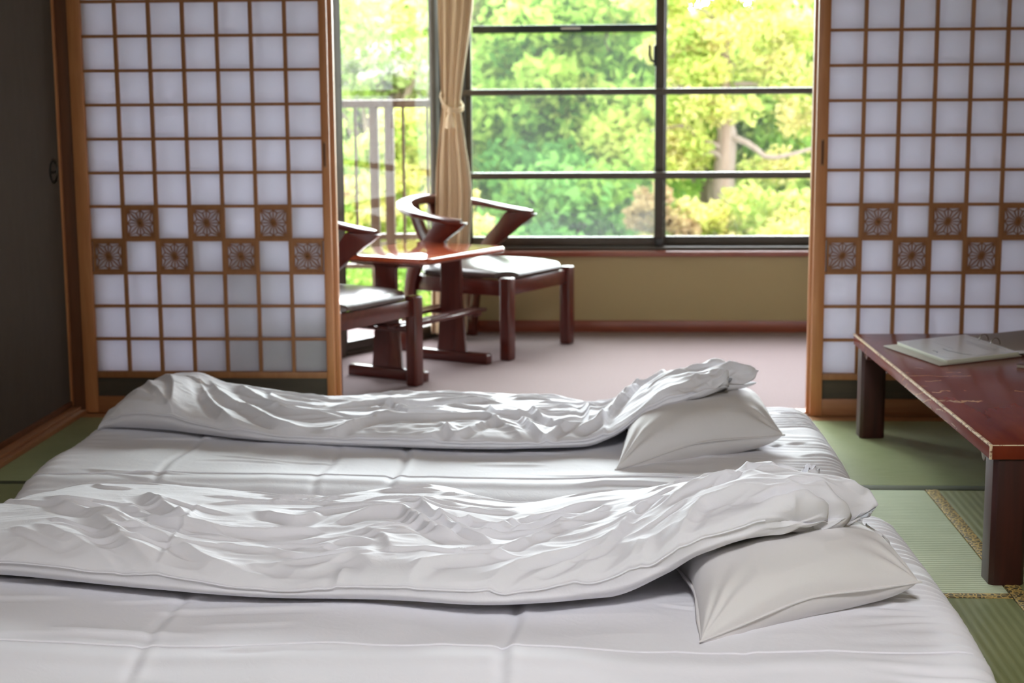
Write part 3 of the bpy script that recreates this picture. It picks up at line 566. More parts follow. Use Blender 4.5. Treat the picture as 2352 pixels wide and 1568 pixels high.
def pillow(name, FL, FR, BR, BL, T, seed, label, zrest):
    n = 150
    a = np.linspace(-1, 1, n)[:,None]; b = np.linspace(-1, 1, n)[None,:]
    a = np.sign(a)*(1-(1-np.abs(a))**1.35)+0*b; b = np.sign(b)*(1-(1-np.abs(b))**1.35)+0*a
    C4 = [np.array(c) for c in (FL, FR, BR, BL)]
    # pull edges in between the corners
    pa = a*(1-.085*(1-b**2)**1.0*(0)+0); 
    sx = a*(1-.07*(1-np.abs(a))**.0*(1-b**2)*np.abs(a)**3); sy = b*(1-.07*(1-a**2)*np.abs(b)**3)
    U = (sx+1)/2; V = (sy+1)/2
    base = (C4[0]*((1-U)*(1-V))[...,None]+C4[1]*(U*(1-V))[...,None]+C4[2]*(U*V)[...,None]+C4[3]*((1-U)*V)[...,None])
    edge = np.maximum(np.abs(a), np.abs(b)); prof = ((1-np.abs(a)**2.4)*(1-np.abs(b)**2.4))**.42
    mid = .5*(1-np.abs(a)**2)*1+.5*(1-np.abs(b)**2)*1; seam_lift = T*.20*np.minimum(1, (2-a**2-b**2))*1.0
    cor = (np.abs(a)*np.abs(b))**1.5
    cd = np.minimum.reduce([np.hypot(a-i, b-j) for i in (-1,1) for j in (-1,1)])
    phi = np.arctan2(1-np.abs(b), 1-np.abs(a))
    rad = np.exp(-(cd/.5)**2)*.007*np.sin(phi*13+seed)*np.clip(cd*5, 0, 1)
    wr = .005*vnoise(a*2.4+seed, b*2.4, seed)+.003*ridged(a*3.4, b*4.4+seed, seed+1)+rad
    up = base.copy(); lo = base.copy(); sl = seam_lift*np.where(edge > -1, 1, 1)
    zmid = base[...,2]+sl*(1-cor)
    up[...,2] = zmid+T*.86*prof+wr*prof**.7
    lo[...,2] = np.maximum(zmid-T*.75*prof, zrest); lo[...,2] = np.minimum(lo[...,2], up[...,2]-.0005*0)
    # outward bulge of side under the seam
    idx = np.arange(n*n).reshape(n, n); V1 = up.reshape(-1,3); V2 = lo.reshape(-1,3)
    q = np.stack([idx[:-1,:-1], idx[1:,:-1], idx[1:,1:], idx[:-1,1:]], -1).reshape(-1,4)
    rim = np.zeros((n,n), bool); rim[0] = rim[-1] = True; rim[:,0] = rim[:,-1] = True
    mp = np.where(rim.ravel(), np.arange(n*n), np.arange(n*n)+n*n)
    me = bpy.data.meshes.new(name); me.from_pydata(np.r_[V1, V2].tolist(), [], q.tolist()+[[int(mp[i]) for i in f[::-1]] for f in q]); me.update()
    bm = bmesh.new(); bm.from_mesh(me); bmesh.ops.delete(bm, geom=[v for v in bm.verts if not v.link_faces], context='VERTS'); bmesh.ops.recalc_face_normals(bm, faces=bm.faces); bm.to_mesh(me); bm.free()
    o = link_mesh(name, me, M['cotton_pillow'], None, True); tag(o, label, 'pillow', 'pillows on the futons')
    # hem: a flat flange of cloth around the rim
    ring = np.concatenate([up[:,0], up[-1,1:], up[::-1,-1][1:], up[0,::-1][1:-1]]); cen = ring.mean(0); d = ring-cen; d[:,2] *= 0; d /= np.linalg.norm(d, axis=1)[:,None]
    k = np.arange(len(ring)); w = .007+.003*np.sin(k*.11+seed)
    R = np.stack([ring-d*.006+[0,0,.001], ring+d*w[:,None]*.6+[0,0,.0022], ring+d*w[:,None]+[0,0,-.0005], ring+d*w[:,None]*.6-[0,0,.0022], ring-d*.006-[0,0,.001]], 1)
    R = np.concatenate([R, R[:1]], 0)
    h = grid_mesh('hem', R, M['cotton_pillow'], o, wrap_v=True); return o
pillow('pillow', (1.972,-2.655,.127), (2.405,-2.455,.182), (2.355,-2.03,.140), (1.945,-2.17,.125), .105, 3, 'white pillow on the near futon, half under the near duvet', .121)
pillow('pillow', (1.832,-1.325,.127), (2.300,-1.09,.172), (2.262,-.66,.165), (1.87,-.80,.130), .115, 5, 'white pillow on the far futon, half under the far duvet', .121)

# ------------------------------------------------------------------ curtain
ct = empty('curtain', (1.125, 1.70, .03)); tag(ct, 'beige gathered curtain tied back with a tasselled rope in the corner between the windows', 'curtain')
nz, nph = 170, 220; z = np.linspace(.03, 2.15, nz)[:,None]; ph = (np.arange(nph)/nph*2*np.pi)[None,:]
xc = S(z, [0,.31,.67,.95,1.06,1.2,1.5,2.15], [1.10,1.108,1.128,1.124,1.124,1.130,1.147,1.165])-.003
hw = S(z, [0,.31,.67,.95,1.06,1.15,1.3,1.5,2.15], [.082,.080,.079,.054,.041,.047,.060,.077,.105]); hd = S(z, [0,.67,1.06,1.5,2.15], [.034,.034,.026,.034,.038])
c = np.cos(ph); s = np.sin(ph); pl = (.34*np.sin(ph*11+.6*np.sin(z*2.3))+.16*np.sin(ph*19+2+.8*z)+.12*np.sin(ph*5+z))
X = xc+hw*c*(1+.10*pl); Y = 1.70+hd*(np.sign(s)*np.abs(s)**.7)+.030*pl*(hw/.08)**.6*np.sign(s); Z = z+0*ph
g = grid_mesh('curtain_fabric', np.stack([X-1.125, Y-1.70, Z-.03], -1), M['curtain'], ct, wrap_v=True, cap=True)
R_ = [(-.043+.0, -.028+.028, 1.125), (-.046,-.034,1.105), (-.035,-.05,1.075), (-.012,-.056,1.055), (.012,-.054,1.047), (.034,-.046,1.048), (.046,-.028,1.052), (.05,0,1.06), (.035,.04,1.08), (-.02,.045,1.11), (-.043,0,1.125)]
tb = MB().tube([(x, y, z-.03) for x, y, z in R_], .0065).tube([(x, y, z-.043) for x, y, z in R_[2:8]], .0055).build('tieback_rope', M['rope'], ct, smooth=True)
n = 24; prof = [(.005,1.055),(.010,1.043),(.012,1.036),(.009,1.030),(.011,1.022),(.016,1.005),(.019,.985),(.021,.968),(.019,.962),(.001,.962)]
T = MB(); T.sweep([(-.004,-.062,z-.03) for _, z in prof], [[(r*(1+.06*(k%2))*math.cos(2*math.pi*k/n), r*.7*(1+.06*(k%2))*math.sin(2*math.pi*k/n), 0) for k in range(n)] for r, _ in prof]); T.build('tassel', M['rope'], tb, smooth=True)

# ------------------------------------------------------------------ engawa chairs and side table
RZ = -math.atan2(.475, .88)
def arm_chair(x, y, label):
    r = empty('armchair', (x, y, 0), RZ); tag(r, label, 'chair', 'low armchairs at the side table')
    # front legs
    for s in (-1, 1):
        MB().box(.222, .272, s*.255-.027, s*.255+.027, 0, .352).build('leg', M['mahog_v'], r, bevel=.008, seg=3)
    # rear legs sweep forward into arm supports
    for s in (-1, 1):
        p = smooth_path([(-.272,.0),(-.262,.12),(-.245,.25),(-.222,.35),(-.175,.43),(-.105,.495),(-.04,.555),(-.005,.577)], 26)
        w = smooth_path([(.060,),(.056,),(.054,),(.058,),(.066,),(.078,),(.11,),(.15,)], 26)[:,0]
        mb = MB(); secs = []; path = []
        for i in range(26):
            d = p[min(i+1,25)]-p[max(i-1,0)]; d /= np.linalg.norm(d); nrm = np.array([d[1], -d[0]])
            if i > 17: k = (i-17)/8; nrm = nrm*(1-k)+np.array([1.,0])*k; nrm /= np.linalg.norm(nrm)
            yy = s*(.258+.03*(i/25)); path.append((p[i][0], yy, p[i][1]))
            hx, hz = nrm*w[i]/2; t = .013
            secs.append([(-hx,-t,-hz),(hx,-t,hz),(hx,t,hz),(-hx,t,-hz)])
        mb.sweep(path, secs).build('leg', M['mahog_v'], r, bevel=.004)
    # seat rails
    ap = MB(); ap.box(.232, .258, -.232, .232, .275, .338)
    ap.box(-.235, -.212, -.232, .232, .275, .338)
    for s in (-1, 1): ap.box(-.225, .235, s*.255-.012, s*.255+.012, .272, .338)
    ap.build('seat_rail', M['mahog'], r, bevel=.003)
    # cushion
    n = 60; a = np.linspace(-1, 1, n)[:,None]; b = np.linspace(-1, 1, n)[None,:]; a = a+0*b; b = b+0*a
    dx = np.sign(a)*(1-(1-np.abs(a))**1.6); dy = np.sign(b)*(1-(1-np.abs(b))**1.6)
    X = .008+dx*.252*(1-.02*np.abs(dy)**3); Y = dy*.262*(1-.05*np.abs(dx)**4)
    # rounded corners
    k = np.clip((np.abs(dx)+np.abs(dy)-1.72)/.28, 0, 1); X -= np.sign(dx)*.03*k; Y -= np.sign(dy)*.03*k
    pr = ((1-np.abs(dx)**5)*(1-np.abs(dy)**5))**.45
    Zt = .350+.038*pr+.006*pr*(1-dx**2)*(1-dy**2); Zb = .350-.012*pr**.5
    top = np.stack([X, Y, Zt], -1); bot = np.stack([X, Y, Zb], -1)
    me = bpy.data.meshes.new('seat_cushion'); idx = np.arange(n*n).reshape(n,n); q = np.stack([idx[:-1,:-1], idx[1:,:-1], idx[1:,1:], idx[:-1,1:]], -1).reshape(-1,4)
    me.from_pydata(np.r_[top.reshape(-1,3), bot.reshape(-1,3)].tolist(), [], q.tolist()+(q[:,::-1]+n*n).tolist()); me.update()
    bm = bmesh.new(); bm.from_mesh(me); bmesh.ops.remove_doubles(bm, verts=bm.verts, dist=.0004); bmesh.ops.recalc_face_normals(bm, faces=bm.faces); bm.to_mesh(me); bm.free()
    link_mesh('seat_cushion', me, M['vinyl'], r, True)
    # horseshoe arm rail
    P = smooth_path([(.045,-.295,.578),(-.05,-.310,.588),(-.16,-.308,.603),(-.26,-.262,.622),(-.335,-.165,.638),(-.368,0,.645),(-.335,.165,.638),(-.26,.262,.622),(-.16,.308,.603),(-.05,.310,.588),(.045,.295,.578)], 70)
    secs = []
    for i in range(70):
        d = P[min(i+1,69)]-P[max(i-1,0)]; d = Vector(d).normalized(); a_ = d.cross(Vector((0,0,1))).normalized(); b_ = a_.cross(d)
        e = min(i, 69-i); w = .033*(min(1, (e+1.2)/6))**.5*(1 if e > 14 else .92); h = .0135+.008*max(0, min(1, (e-14)/16))
        sec = []
        for t in range(12):
            an = 2*math.pi*t/12; ca, sa = math.cos(an), math.sin(an)
            sec.append(a_*(w*math.copysign(abs(ca)**.55, ca))+b_*(h*math.copysign(abs(sa)**.55, sa)))
        secs.append(sec)
    MB().sweep([tuple(q) for q in P], secs).build('arm_rail', M['mahog'], r, smooth=True)
    # two back slats
    for s in (-1, 1):
        mb = MB(); pth = smooth_path([(-.352, s*.083, .628),(-.315, s*.078, .52),(-.262, s*.070, .42),(-.225, s*.062, .33)], 14)
        secs = [[(-.007*1, -w_, -.003),(.007, -w_, .003),(.007, w_, .003),(-.007, w_, -.003)] for w_ in np.linspace(.040, .034, 14)]
        mb.sweep([tuple(q) for q in pth], secs).build('back_slat', M['mahog_v'], r, bevel=.003)
    return r
arm_chair(1.305, 1.48, 'dark red-brown armchair with brown vinyl seat standing below the wide window')
arm_chair(.736, .440, 'dark red-brown armchair with brown vinyl seat half hidden behind the left paper doors')

t = empty('side_table', (1.058, .916, 0), RZ); tag(t, 'small reddish wood side table with trestle feet and slatted shelf between the armchairs', 'table')
def rrect(hx, hy, r, n=6):
    o = []
    for cx, cy, a0 in ((hx-r, hy-r, 0), (-hx+r, hy-r, 90), (-hx+r, -hy+r, 180), (hx-r, -hy+r, 270)):
        o += [(cx+r*math.cos(math.radians(a0+90*k/n)), cy+r*math.sin(math.radians(a0+90*k/n))) for k in range(n+1)]
    return o
M['table_top'] = wood('table_top', (.30,.050,.018), (.38,.075,.028), .10, 'y', coat=.4)
tt = MB().prism(rrect(.240, .303, .048), 'z', .466, .492).build('tabletop', M['table_top'], t, bevel=.009, seg=3, ang=60)
MB().prism(rrect(.2405, .3035, .048), 'z', .470, .4735).build('tabletop_edge', M['mahog'], tt)
for s in (-1, 1):
    y = s*.232
    o = [(-.185,0),(.185,0),(.185,.034),(.177,.042),(.075,.044),(.070,.05),(.050,.28),(.050,.44),(.058,.45),(.17,.452),(.17,.466),(-.17,.466),(-.17,.452),(-.058,.45),(-.050,.44),(-.050,.28),(-.070,.05),(-.075,.044),(-.177,.042),(-.185,.034)]
    tr_ = MB().prism([(p, q) for p, q in o[4:18]], 'y', y-.011, y+.011).build('trestle', M['mahog_v'], t, bevel=.003)
    MB().prism([(-.185,0),(.185,0),(.185,.036),(.178,.044),(-.178,.044),(-.185,.036)], 'y', y-.02, y+.02).build('foot', M['mahog'], tr_, bevel=.004)
sh = MB()
for xx in (-.115, -.065, .065, .115): sh.box(xx-.017, xx+.017, -.30, .30, .212, .226)
for yy in (-.255, .255): sh.box(-.125, .125, yy-.018, yy+.018, .196, .212)
sh.build('shelf', M['mahog'], t, bevel=.004)

# ------------------------------------------------------------------ low table and things on it
lt_ = empty('low_table', (2.668, -1.915, 0), math.radians(1.6)); tag(lt_, 'low dark red lacquered table with worn pale edges standing on the tatami at right', 'table')
TW, TL, TH = .90, 1.645, .332
MB().prism([(0,0),(TW,0),(TW,TL),(0,TL)], 'z', TH-.034, TH).build('tabletop', M['lacquer'], lt_, bevel=.0015)
ed = MB().bar((.0008, 0, TH-.0012), (.0008, TL, TH-.0012), .007, .0055).bar((0, .0003, TH-.0010), (TW, .0003, TH-.0010), .0018, .0025).build('worn_edge', M['worn'], lt_, bevel=.0012)
tag(ed, 'pale worn wood edge')
MB().bar((.0012, .0012, TH-.034), (.0012, .0012, TH), .006, .006, up=(0,1,0)).build('worn_corner', M['worn'], lt_, bevel=.0015)
M['table_leg'] = wood('table_leg', (.026,.003,.002), (.048,.006,.003), .5, 'z')
for lx in (.012, TW-.092):
    for ly in (.008, TL-.088):
        a = .080; c = .010; o = [(lx+c,ly),(lx+a-c,ly),(lx+a,ly+c),(lx+a,ly+a-c),(lx+a-c,ly+a),(lx+c,ly+a),(lx,ly+a-c),(lx,ly+c)]
        lg = MB().prism(o, 'z', 0, TH-.034).build('leg', M['table_leg'], lt_, bevel=.0015, ang=30)
        sgn = 1 if ly < .5 else -1; y0 = ly+a if sgn > 0 else ly
        zz = TH-.034; pr_ = [(0,0),(.066,0),(.060,-.010),(.046,-.026),(.036,-.032),(.026,-.030),(.016,-.018),(.006,-.020),(0,-.030)]
        MB().prism([(y0+sgn*p, zz+q) for p, q in pr_], 'x', lx+.006, lx+.030).build('bracket', M['mahog'], lg, bevel=.002)
def on_table(name, z, label, cat): 
    o = empty(name, (0,0,z)); return tag(o, label, cat)
ZT = TH
b = on_table('ring_binder', ZT, 'open ring binder with white pages lying on the low table', 'binder')
pc = {'L': (2.712,-.520), 'B': (2.962,-.365), 'R': (3.040,-.715), 'N': (2.793,-.868)}
def quad(mb, pts, z0, z1): return mb.prism(pts, 'z', z0, z1)
def bil(u, v): # u from L->B ( across ) , v from L->N
    L, B, R, N = (np.array(pc[k]) for k in 'LBRN'); return (L*(1-u)*(1-v)+B*u*(1-v)+R*u*v+N*(1-u)*v)
q2 = lambda lst: [tuple(bil(u, v)) for u, v in lst]
quad(MB(), q2([(-.16,-.02),(1.03,-.02),(1.03,1.02),(-.10,1.02)]), .001, .0045).build('cover', M['cover_edge'], b, bevel=.001)
quad(MB(), q2([(1.09,-.02),(2.2,-.02),(2.2,1.02),(1.09,1.02)]), .001, .006).build('cover', M['cover'], b, bevel=.001)
pg = quad(MB(), q2([(.02,0),(1,0),(1,1),(.02,1),(0,.96),(0,.04)]), .0045, .0135).build('page_stack', M['page_edge'], b, bevel=.0015)
quad(MB(), q2([(.012,.006),(.995,.006),(.995,.995),(.012,.995)]), .0135, .0142).build('top_page', M['page'], pg)
ink = MB()
def stroke(lst, w):
    for p, q in zip(lst[:-1], lst[1:]):
        a_, c_ = bil(*p), bil(*q); ink.bar((a_[0],a_[1],.0144), (c_[0],c_[1],.0144), w, .0003)
fr = [(.07,.14),(.12,.07),(.5,.06),(.88,.07),(.93,.13),(.94,.5),(.93,.87),(.88,.94),(.5,.95),(.12,.94),(.07,.88),(.06,.5),(.07,.14)]
stroke(fr[4:12], .0015)
ink.build('printed_frame', M['ink_soft'], pg)
ink = MB(); stroke([(.72,.30),(.74,.80)], .0025); stroke([(.80,.30),(.81,.82)], .0025); stroke([(.72,.30),(.80,.30)], .002); stroke([(.74,.80),(.81,.82)], .002)
for k in range(10): stroke([(.765,.34+k*.045),(.770,.365+k*.045)], .006)
for k in range(6): stroke([(.84,.50+k*.05),(.845,.53+k*.05)], .005)
for k in range(7): stroke([(.40,.18+k*.06),(.405,.21+k*.06)], .003)
ink.build('printed_text', M['ink_soft'], pg)
for st_ in ([(.30,.52),(.29,.62),(.33,.72),(.35,.82),(.42,.90)], [(.14,.55),(.15,.62),(.12,.66)]):
    ink = MB(); stroke(st_, .004); ink.build('printed_sketch', M['ink'], pg)
for v_ in (.33, .55):
    p = bil(1.02, v_); mb = MB(); d_ = (bil(1.2, v_)-bil(.9, v_)); d_ /= np.linalg.norm(d_)
    mb.tube([(p[0]+d_[0]*.02*math.cos(t_), p[1]+d_[1]*.02*math.cos(t_), .010+.022*math.sin(t_)) for t_ in np.linspace(0, math.pi, 16)], .0016).build('ring', M['steel'], b, smooth=True)
p = [tuple(bil(u, v)) for u, v in ((1.005,.86),(1.20,.88),(1.20,.97),(1.005,.98))]
quad(MB(), p, .0065, .0085).build('index_tab', M['page'], b)
k = on_table('magazine', ZT, 'dark magazine with an orange picture at the right edge, beside the open binder', 'magazine')
mg = [(2.972,-.862),(3.235,-1.005),(3.335,-.82),(3.07,-.68)]
mg = [(2.985,-.905),(3.22,-1.09),(3.34,-.93),(3.11,-.755)]
quad(MB(), mg, .0008, .009).build('page_stack', M['cover_edge'], k, bevel=.001)
quad(MB(), mg, .009, .0105).build('cover', M['mag'], k)
quad(MB(), [(3.015,-.90),(3.20,-1.04),(3.25,-.97),(3.07,-.85)], .0105, .011).build('picture', M['orange'], k)

# ------------------------------------------------------------------ added fill light, out of view, brightens the near futon
cl = empty('fill_light', (1.9, -4.6, ZC)); tag(cl, 'added, unseen square fill light above the near part of the room', 'fill_lamp')
M['fill_wood'] = wood('fill_wood', (.4,.22,.1), (.5,.28,.13), .5, 'x')
MB().box(-.32,-.30,-.32,.32,-.12,0).box(.30,.32,-.32,.32,-.12,0).box(-.30,.30,-.32,-.30,-.12,0).box(-.30,.30,.30,.32,-.12,0).build('fill_frame', M['fill_wood'], cl)
em = bpy.data.materials.new('fill_panel'); em.use_nodes = True; bsdf(em).inputs['Emission Color'].default_value = (.96,.97,1,1); bsdf(em).inputs['Emission Strength'].default_value = FILL_STRENGTH
MB().box(-.30,.30,-.30,.30,-.10,-.09).build('fill_panel', em, cl)

# ------------------------------------------------------------------ balcony outside the diagonal door
struct('floor', MB().box(-2.2, 1.12, 1.22, 2.72, -.16, -.06), M['concrete'])
rl = empty('balcony_railing', (.3, 2.62, -.06)); tag(rl, 'brown metal balcony railing with upright bars outside the glass door', 'railing')
def rb(x0, x1, y0, y1, z0, z1): return MB().box(x0-.3, x1-.3, y0, y1, z0+.06, z1+.06)
rb(-1.9, 1.10, -.03, .03, 1.045, 1.085).build('top_rail', M['rail_metal'], rl, bevel=.006)
rb(-1.9, 1.10, -.02, .02, .375, .405).build('cross_rail', M['rail_metal'], rl, bevel=.004)
rb(-1.9, 1.10, -.02, .02, .225, .25).build('cross_rail', M['rail_metal'], rl, bevel=.004)
for x0, x1 in ((.617,.663),(.695,.742),(-.6,-.555),(-1.8,-1.755)): rb(x0, x1, -.022, .022, -.06, 1.045).build('post', M['rail_metal'], rl, bevel=.003)
for x in (-1.5,-1.25,-1.0,-.8,-.35,-.1,.15,.36,.545,.790,.914,1.04): rb(x-.007, x+.007, -.008, .008, .25, 1.045).build('baluster', M['rail_metal'], rl)

# ------------------------------------------------------------------ garden
gm = mat('ground', (.10,.16,.04), .95)
struct('floor', MB().box(-30, 40, 4, 60, -3.1, -3.0), gm)
def leafmat(name, trans=.6):
    m = bpy.data.materials.new(name); m.use_nodes = True; m.node_tree.nodes.clear()
    out = nd(m, 'ShaderNodeOutputMaterial'); at = nd(m, 'ShaderNodeAttribute'); at.attribute_name = 'tint'
    d = nd(m, 'ShaderNodeBsdfDiffuse'); t = nd(m, 'ShaderNodeBsdfTranslucent'); x = nd(m, 'ShaderNodeMixShader'); x.inputs[0].default_value = trans
    lk(m, at.outputs['Color'], d.inputs[0]); lk(m, at.outputs['Color'], t.inputs[0]); lk(m, d.outputs[0], x.inputs[1]); lk(m, t.outputs[0], x.inputs[2]); lk(m, x.outputs[0], out.inputs[0]); return m
M['leaf'] = leafmat('leaf')
M['bark'] = wood('bark', (.42,.34,.28), (.62,.54,.46), .9, 'z')
M['bark_dark'] = wood('bark_dark', (.16,.12,.09), (.24,.18,.13), .9, 'z')
def leaves(name, centres, radii, n_each, size, cols, parent, seed, flat=.5, upbias=.6):
    r = np.random.default_rng(seed); C_ = np.repeat(np.array(centres), n_each, 0); Rr = np.repeat(np.array(radii), n_each, 0); N = len(C_)
    d = r.normal(size=(N,3)); d /= np.linalg.norm(d, axis=1)[:,None]; rad = r.random(N)**.45
    P = C_+d*rad[:,None]*Rr*[1,1,flat]
    nrm = r.normal(size=(N,3))+[0,-.35,upbias]; nrm /= np.linalg.norm(nrm, axis=1)[:,None]
    a = np.cross(nrm, r.normal(size=(N,3))); a /= np.linalg.norm(a, axis=1)[:,None]; b_ = np.cross(nrm, a)
    s = 1.25*size*(.6+.8*r.random(N))[:,None]
    V = np.stack([P-a*s, P+b_*s*.55-a*s*.1, P+a*s, P-b_*s*.55-a*s*.1], 1).reshape(-1,3)
    me = bpy.data.meshes.new(name); me.vertices.add(4*N); me.vertices.foreach_set('co', V.astype(np.float32).ravel())
    me.loops.add(4*N); me.loops.foreach_set('vertex_index', np.arange(4*N, dtype=np.int32)); me.polygons.add(N); me.polygons.foreach_set('loop_start', np.arange(N, dtype=np.int32)*4)
    try: me.polygons.foreach_set('loop_total', np.full(N, 4, np.int32))
    except Exception: pass
    me.update(); me.validate()
    cols = np.array(cols); blob = np.repeat(r.random(len(centres)), n_each); k = np.clip((blob*.75+.25*r.random(N))*len(cols), 0, len(cols)-1e-3).astype(int)
    cc = cols[k]*(.82+.36*r.random(N))[:,None]
    ca = me.color_attributes.new('tint', 'FLOAT_COLOR', 'POINT'); ca.data.foreach_set('color', np.repeat(np.c_[cc, np.ones(N)], 4, 0).astype(np.float32).ravel())
    return link_mesh(name, me, M['leaf'], parent)
def crown(cx, cy, cz, rx, ry, rz, n, seed, br=(.25,.45)):
    r = np.random.default_rng(seed); d = r.normal(size=(n,3)); d /= np.linalg.norm(d, axis=1)[:,None]; k = r.random(n)[:,None]**.4
    c = np.array([cx,cy,cz])+d*k*[rx,ry,rz]; rr = (br[0]+(br[1]-br[0])*r.random(n))[:,None]*np.ones(3); return c, rr
def tree(name, label, x, y, rx, ry, cz, rz, nb, n_each, size, cols, seed, group, bark='bark_dark', flat=.7, br=(.3,.5), cat='tree', trunk=True):
    t = empty(name, (x, y, -3.0)); tag(t, label, cat, group)
    c, rr = crown(0, 0, cz+3, rx, ry, rz, nb, seed, br)
    leaves('foliage', c, rr, n_each, size, cols, t, seed+1, flat)
    if trunk:
        mb = MB(); top = cz+3+rz*.3; mb.tube([(0,0,0),(.08,.05,top*.35),(-.06,0,top*.7),(0,0,top)], [.13,.11,.09,.04], 8)
        r = np.random.default_rng(seed+5)
        for i in r.choice(len(c), min(14, len(c)), replace=False):
            z0 = top*(.45+.4*r.random()); q = c[i]; mb.tube([(0,0,z0), (q[0]*.5, q[1]*.5, z0+(q[2]-z0)*.65), tuple(q)], [.05,.035,.015], 6)
        mb.build('trunk', M[bark], t, smooth=True)
    return t
G1 = [(.12,.24,.055),(.26,.43,.095),(.40,.56,.13),(.52,.64,.17)]
G2 = [(.38,.53,.13),(.55,.64,.18),(.66,.68,.22),(.72,.64,.30)]
G3 = [(.12,.27,.08),(.18,.37,.10),(.25,.44,.13)]
G4 = [(.45,.55,.16),(.60,.62,.20),(.66,.58,.22),(.70,.50,.28)]
GB = 'garden trees beyond the windows'
tree('maple_tree', 'mid green broadleaf tree filling the middle of the wide window', 1.75, 9.6, 1.3, .9, .95, 1.2, 60, 320, .05, G1+G2[1:3], 101, GB)
tree('maple_tree', 'darker green broadleaf tree low in the left half of the wide window', 1.35, 8.3, 1.25, .6, -.15, .85, 38, 320, .045, G3+G1[1:3], 111, GB)
tree('maple_tree', 'yellow-green maple bough standing at the middle of the wide window', 2.15, 8.9, .55, .4, .55, .5, 16, 260, .045, G2, 121, GB)
tree('maple_tree', 'light green broadleaf tree at the top of the wide window beside the curtain', 1.15, 10.6, 1.1, .7, 1.75, .6, 34, 300, .05, G2[:3]+G1[2:], 131, GB)
tree('leafy_tree', 'bright green leafy tree at the far right of the wide window', 3.75, 9.9, .9, .7, .9, 1.25, 44, 300, .05, G1[1:]+G2[:2], 141, GB)
tree('leafy_tree', 'pale yellow-green tree behind the pine', 2.9, 11.2, 1.5, .7, 1.45, .95, 48, 280, .055, G2, 151, GB)
tree('leafy_tree', 'fresh green tree seen through the glass door behind the railing', -.35, 8.6, .95, .7, .8, 1.1, 44, 300, .045, G1[1:]+G2[:2], 161, GB)
tree('leafy_tree', 'tall pale green tree above the railing in the glass door', -.25, 10.4, 1.2, .7, 1.6, .8, 36, 280, .05, G2[:3]+G1[2:], 171, GB)
# blossoming tree at left
bt = tree('blossom_tree', 'tree with white blossom seen through the upper glass door', -.05, 8.0, .55, .35, 1.28, .35, 18, 110, .035, [(.30,.42,.12),(.40,.5,.18)], 181, GB)
c_, r_ = crown(0, 0, 1.32+3, .5, .3, .22, 20, 185, (.10,.18)); leaves('blossom', c_, r_, 60, .028, [(.92,.88,.86),(.95,.86,.82),(.9,.9,.86)], bt, 186, .6)
# shrubs
SB = 'garden shrubs below the windows'
tree('shrub', 'yellow-green clipped shrub at the lower right of the wide window', 3.0, 7.3, .75, .45, -.05, .42, 26, 300, .03, G2+G4[:2], 201, SB, trunk=False, flat=.7, br=(.16,.28), cat='shrub')
tree('shrub', 'pinkish shrub by the middle post of the wide window', 2.25, 7.1, .28, .2, .0, .28, 10, 220, .03, [(.45,.32,.18),(.48,.38,.2),(.38,.40,.14)], 211, SB, trunk=False, br=(.10,.18), cat='shrub')
tree('shrub', 'low green shrub at the bottom of the wide window left half', 1.2, 7.0, .8, .3, -.35, .35, 20, 260, .035, G3, 221, SB, trunk=False, br=(.2,.3), cat='shrub')
tree('shrub', 'yellow-green pine shrub behind the balcony railing', .25, 6.6, .5, .35, .75, .30, 16, 300, .028, G2, 231, SB, trunk=False, flat=.45, br=(.16,.26), cat='shrub')
tree('shrub', 'second yellow-green shrub lower behind the balcony railing', .30, 6.3, .6, .35, .25, .35, 18, 300, .028, G2+G4[2:], 241, SB, trunk=False, flat=.5, br=(.16,.26), cat='shrub')
tree('shrub', 'low green shrub at the foot of the balcony railing', .0, 5.6, .9, .4, -.45, .4, 22, 260, .03, G1[1:]+G2[:1], 251, SB, trunk=False, br=(.2,.3), cat='shrub')
tree('hedge', 'tall green hedge along the back of the garden', 1.8, 13.6, 6.5, .8, -.75, 1.9, 150, 260, .075, G1+G2[:2], 261, GB, trunk=False, br=(.5,.8), cat='hedge')
M['bark_pine'] = wood('bark_pine', (.22,.16,.13), (.34,.27,.23), .9, 'z')
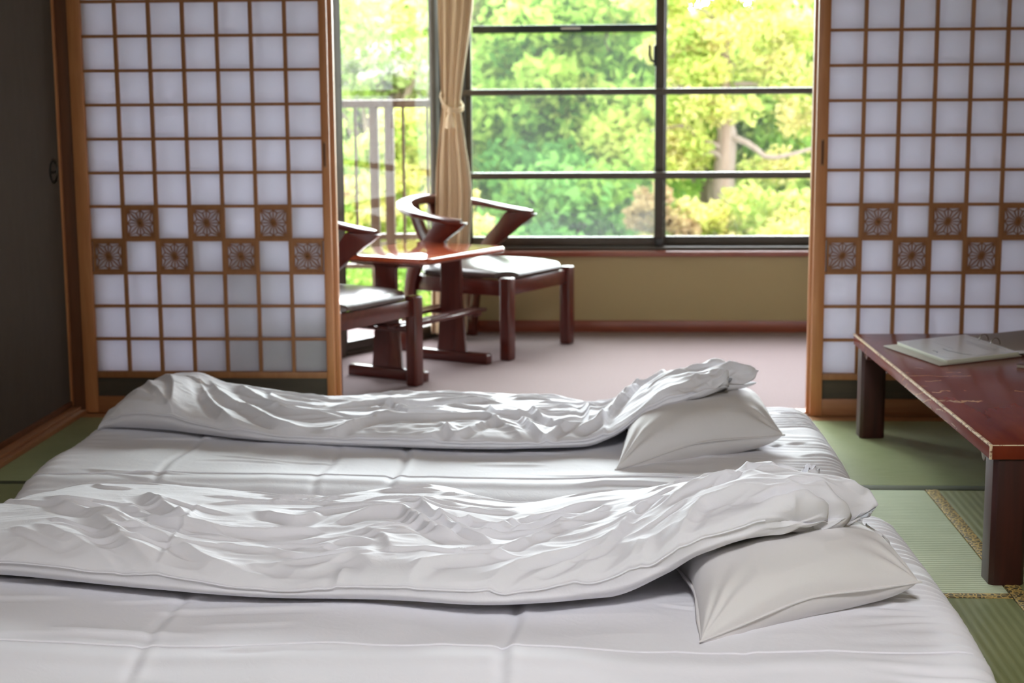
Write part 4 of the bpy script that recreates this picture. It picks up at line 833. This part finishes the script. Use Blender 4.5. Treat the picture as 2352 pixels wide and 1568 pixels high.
# garden pine
pn = empty('pine_tree', (2.85, 8.2, -3.0)); tag(pn, 'garden pine with pale trunk and yellow-green pads in the right window half', 'tree')
tk = MB().tube([(0,0,0),(.02,0,2.4),(-.0,0,3.3),(.03,.02,3.75),(-.02,0,4.0),(0,0,4.35),(-.02,0,4.62)], [.16,.13,.105,.085,.07,.055,.03], 10)
br_ = [[(0,0,3.75),(.22,-.1,3.66),(.38,-.15,3.55),(.62,-.2,3.60),(.8,-.2,3.66)], [(0,0,3.62),(-.2,-.1,3.72),(-.36,-.1,3.82),(-.62,-.1,3.78)], [(0,0,4.0),(-.16,-.1,4.06),(-.35,-.1,4.14),(-.6,-.1,4.16)], [(0,0,4.3),(.14,0,4.35),(.4,.1,4.42)],
       [(0,0,4.35),(-.18,0,4.42),(-.5,0,4.40)], [(-.02,0,4.6),(.1,.1,4.75),(.3,.1,4.8)], [(-.02,0,4.6),(-.12,0,4.74),(-.3,0,4.82)], [(0,0,4.15),(.2,-.05,4.17),(.45,-.1,4.13)], [(0,0,4.5),(.12,-.1,4.6),(.3,-.1,4.62)], [(0,0,3.5),(-.1,-.1,3.6),(-.3,-.1,3.55)]]
for q in br_: tk.tube(smooth_path(q, 10).tolist(), [.032-.0022*i for i in range(10)], 7)
tk.build('trunk', M['bark_pine'], pn, smooth=True)
pads = [(.05,-.1,4.62,.42,.15),(-.25,-.1,4.30,.38,.12),(.35,-.1,4.32,.36,.12),(-.35,-.15,4.0,.42,.16),(.05,-.2,3.98,.3,.13),(-.45,-.1,3.66,.4,.14),(-.3,-.1,3.5,.35,.12),(.55,0,4.55,.35,.16),(.3,.1,4.86,.45,.16),(-.35,.1,4.86,.4,.16),(-.5,0,4.48,.4,.12),(.55,0,4.2,.4,.14),(.75,-.1,3.85,.35,.16),(.5,0,3.45,.45,.15),(-.6,.0,5.0,.4,.16),(.9,.1,4.7,.3,.15),(.1,.2,5.05,.5,.15),(-.15,.05,4.55,.3,.1)]
cc_ = []; rr_ = []; rg = np.random.default_rng(5)
for x, y, z, rx, rz in pads:
    for _ in range(7): cc_.append((x+rg.uniform(-1,1)*rx*.7, y+rg.uniform(-.2,.2), z+rg.uniform(-.4,.4)*rz)); rr_.append((rx*.42, rx*.42, rz*1.1))
leaves('needles', cc_, rr_, 150, .024, G2+[(.66,.60,.24)], pn, 77, 1.0, .8)
# far rise of ground with foliage
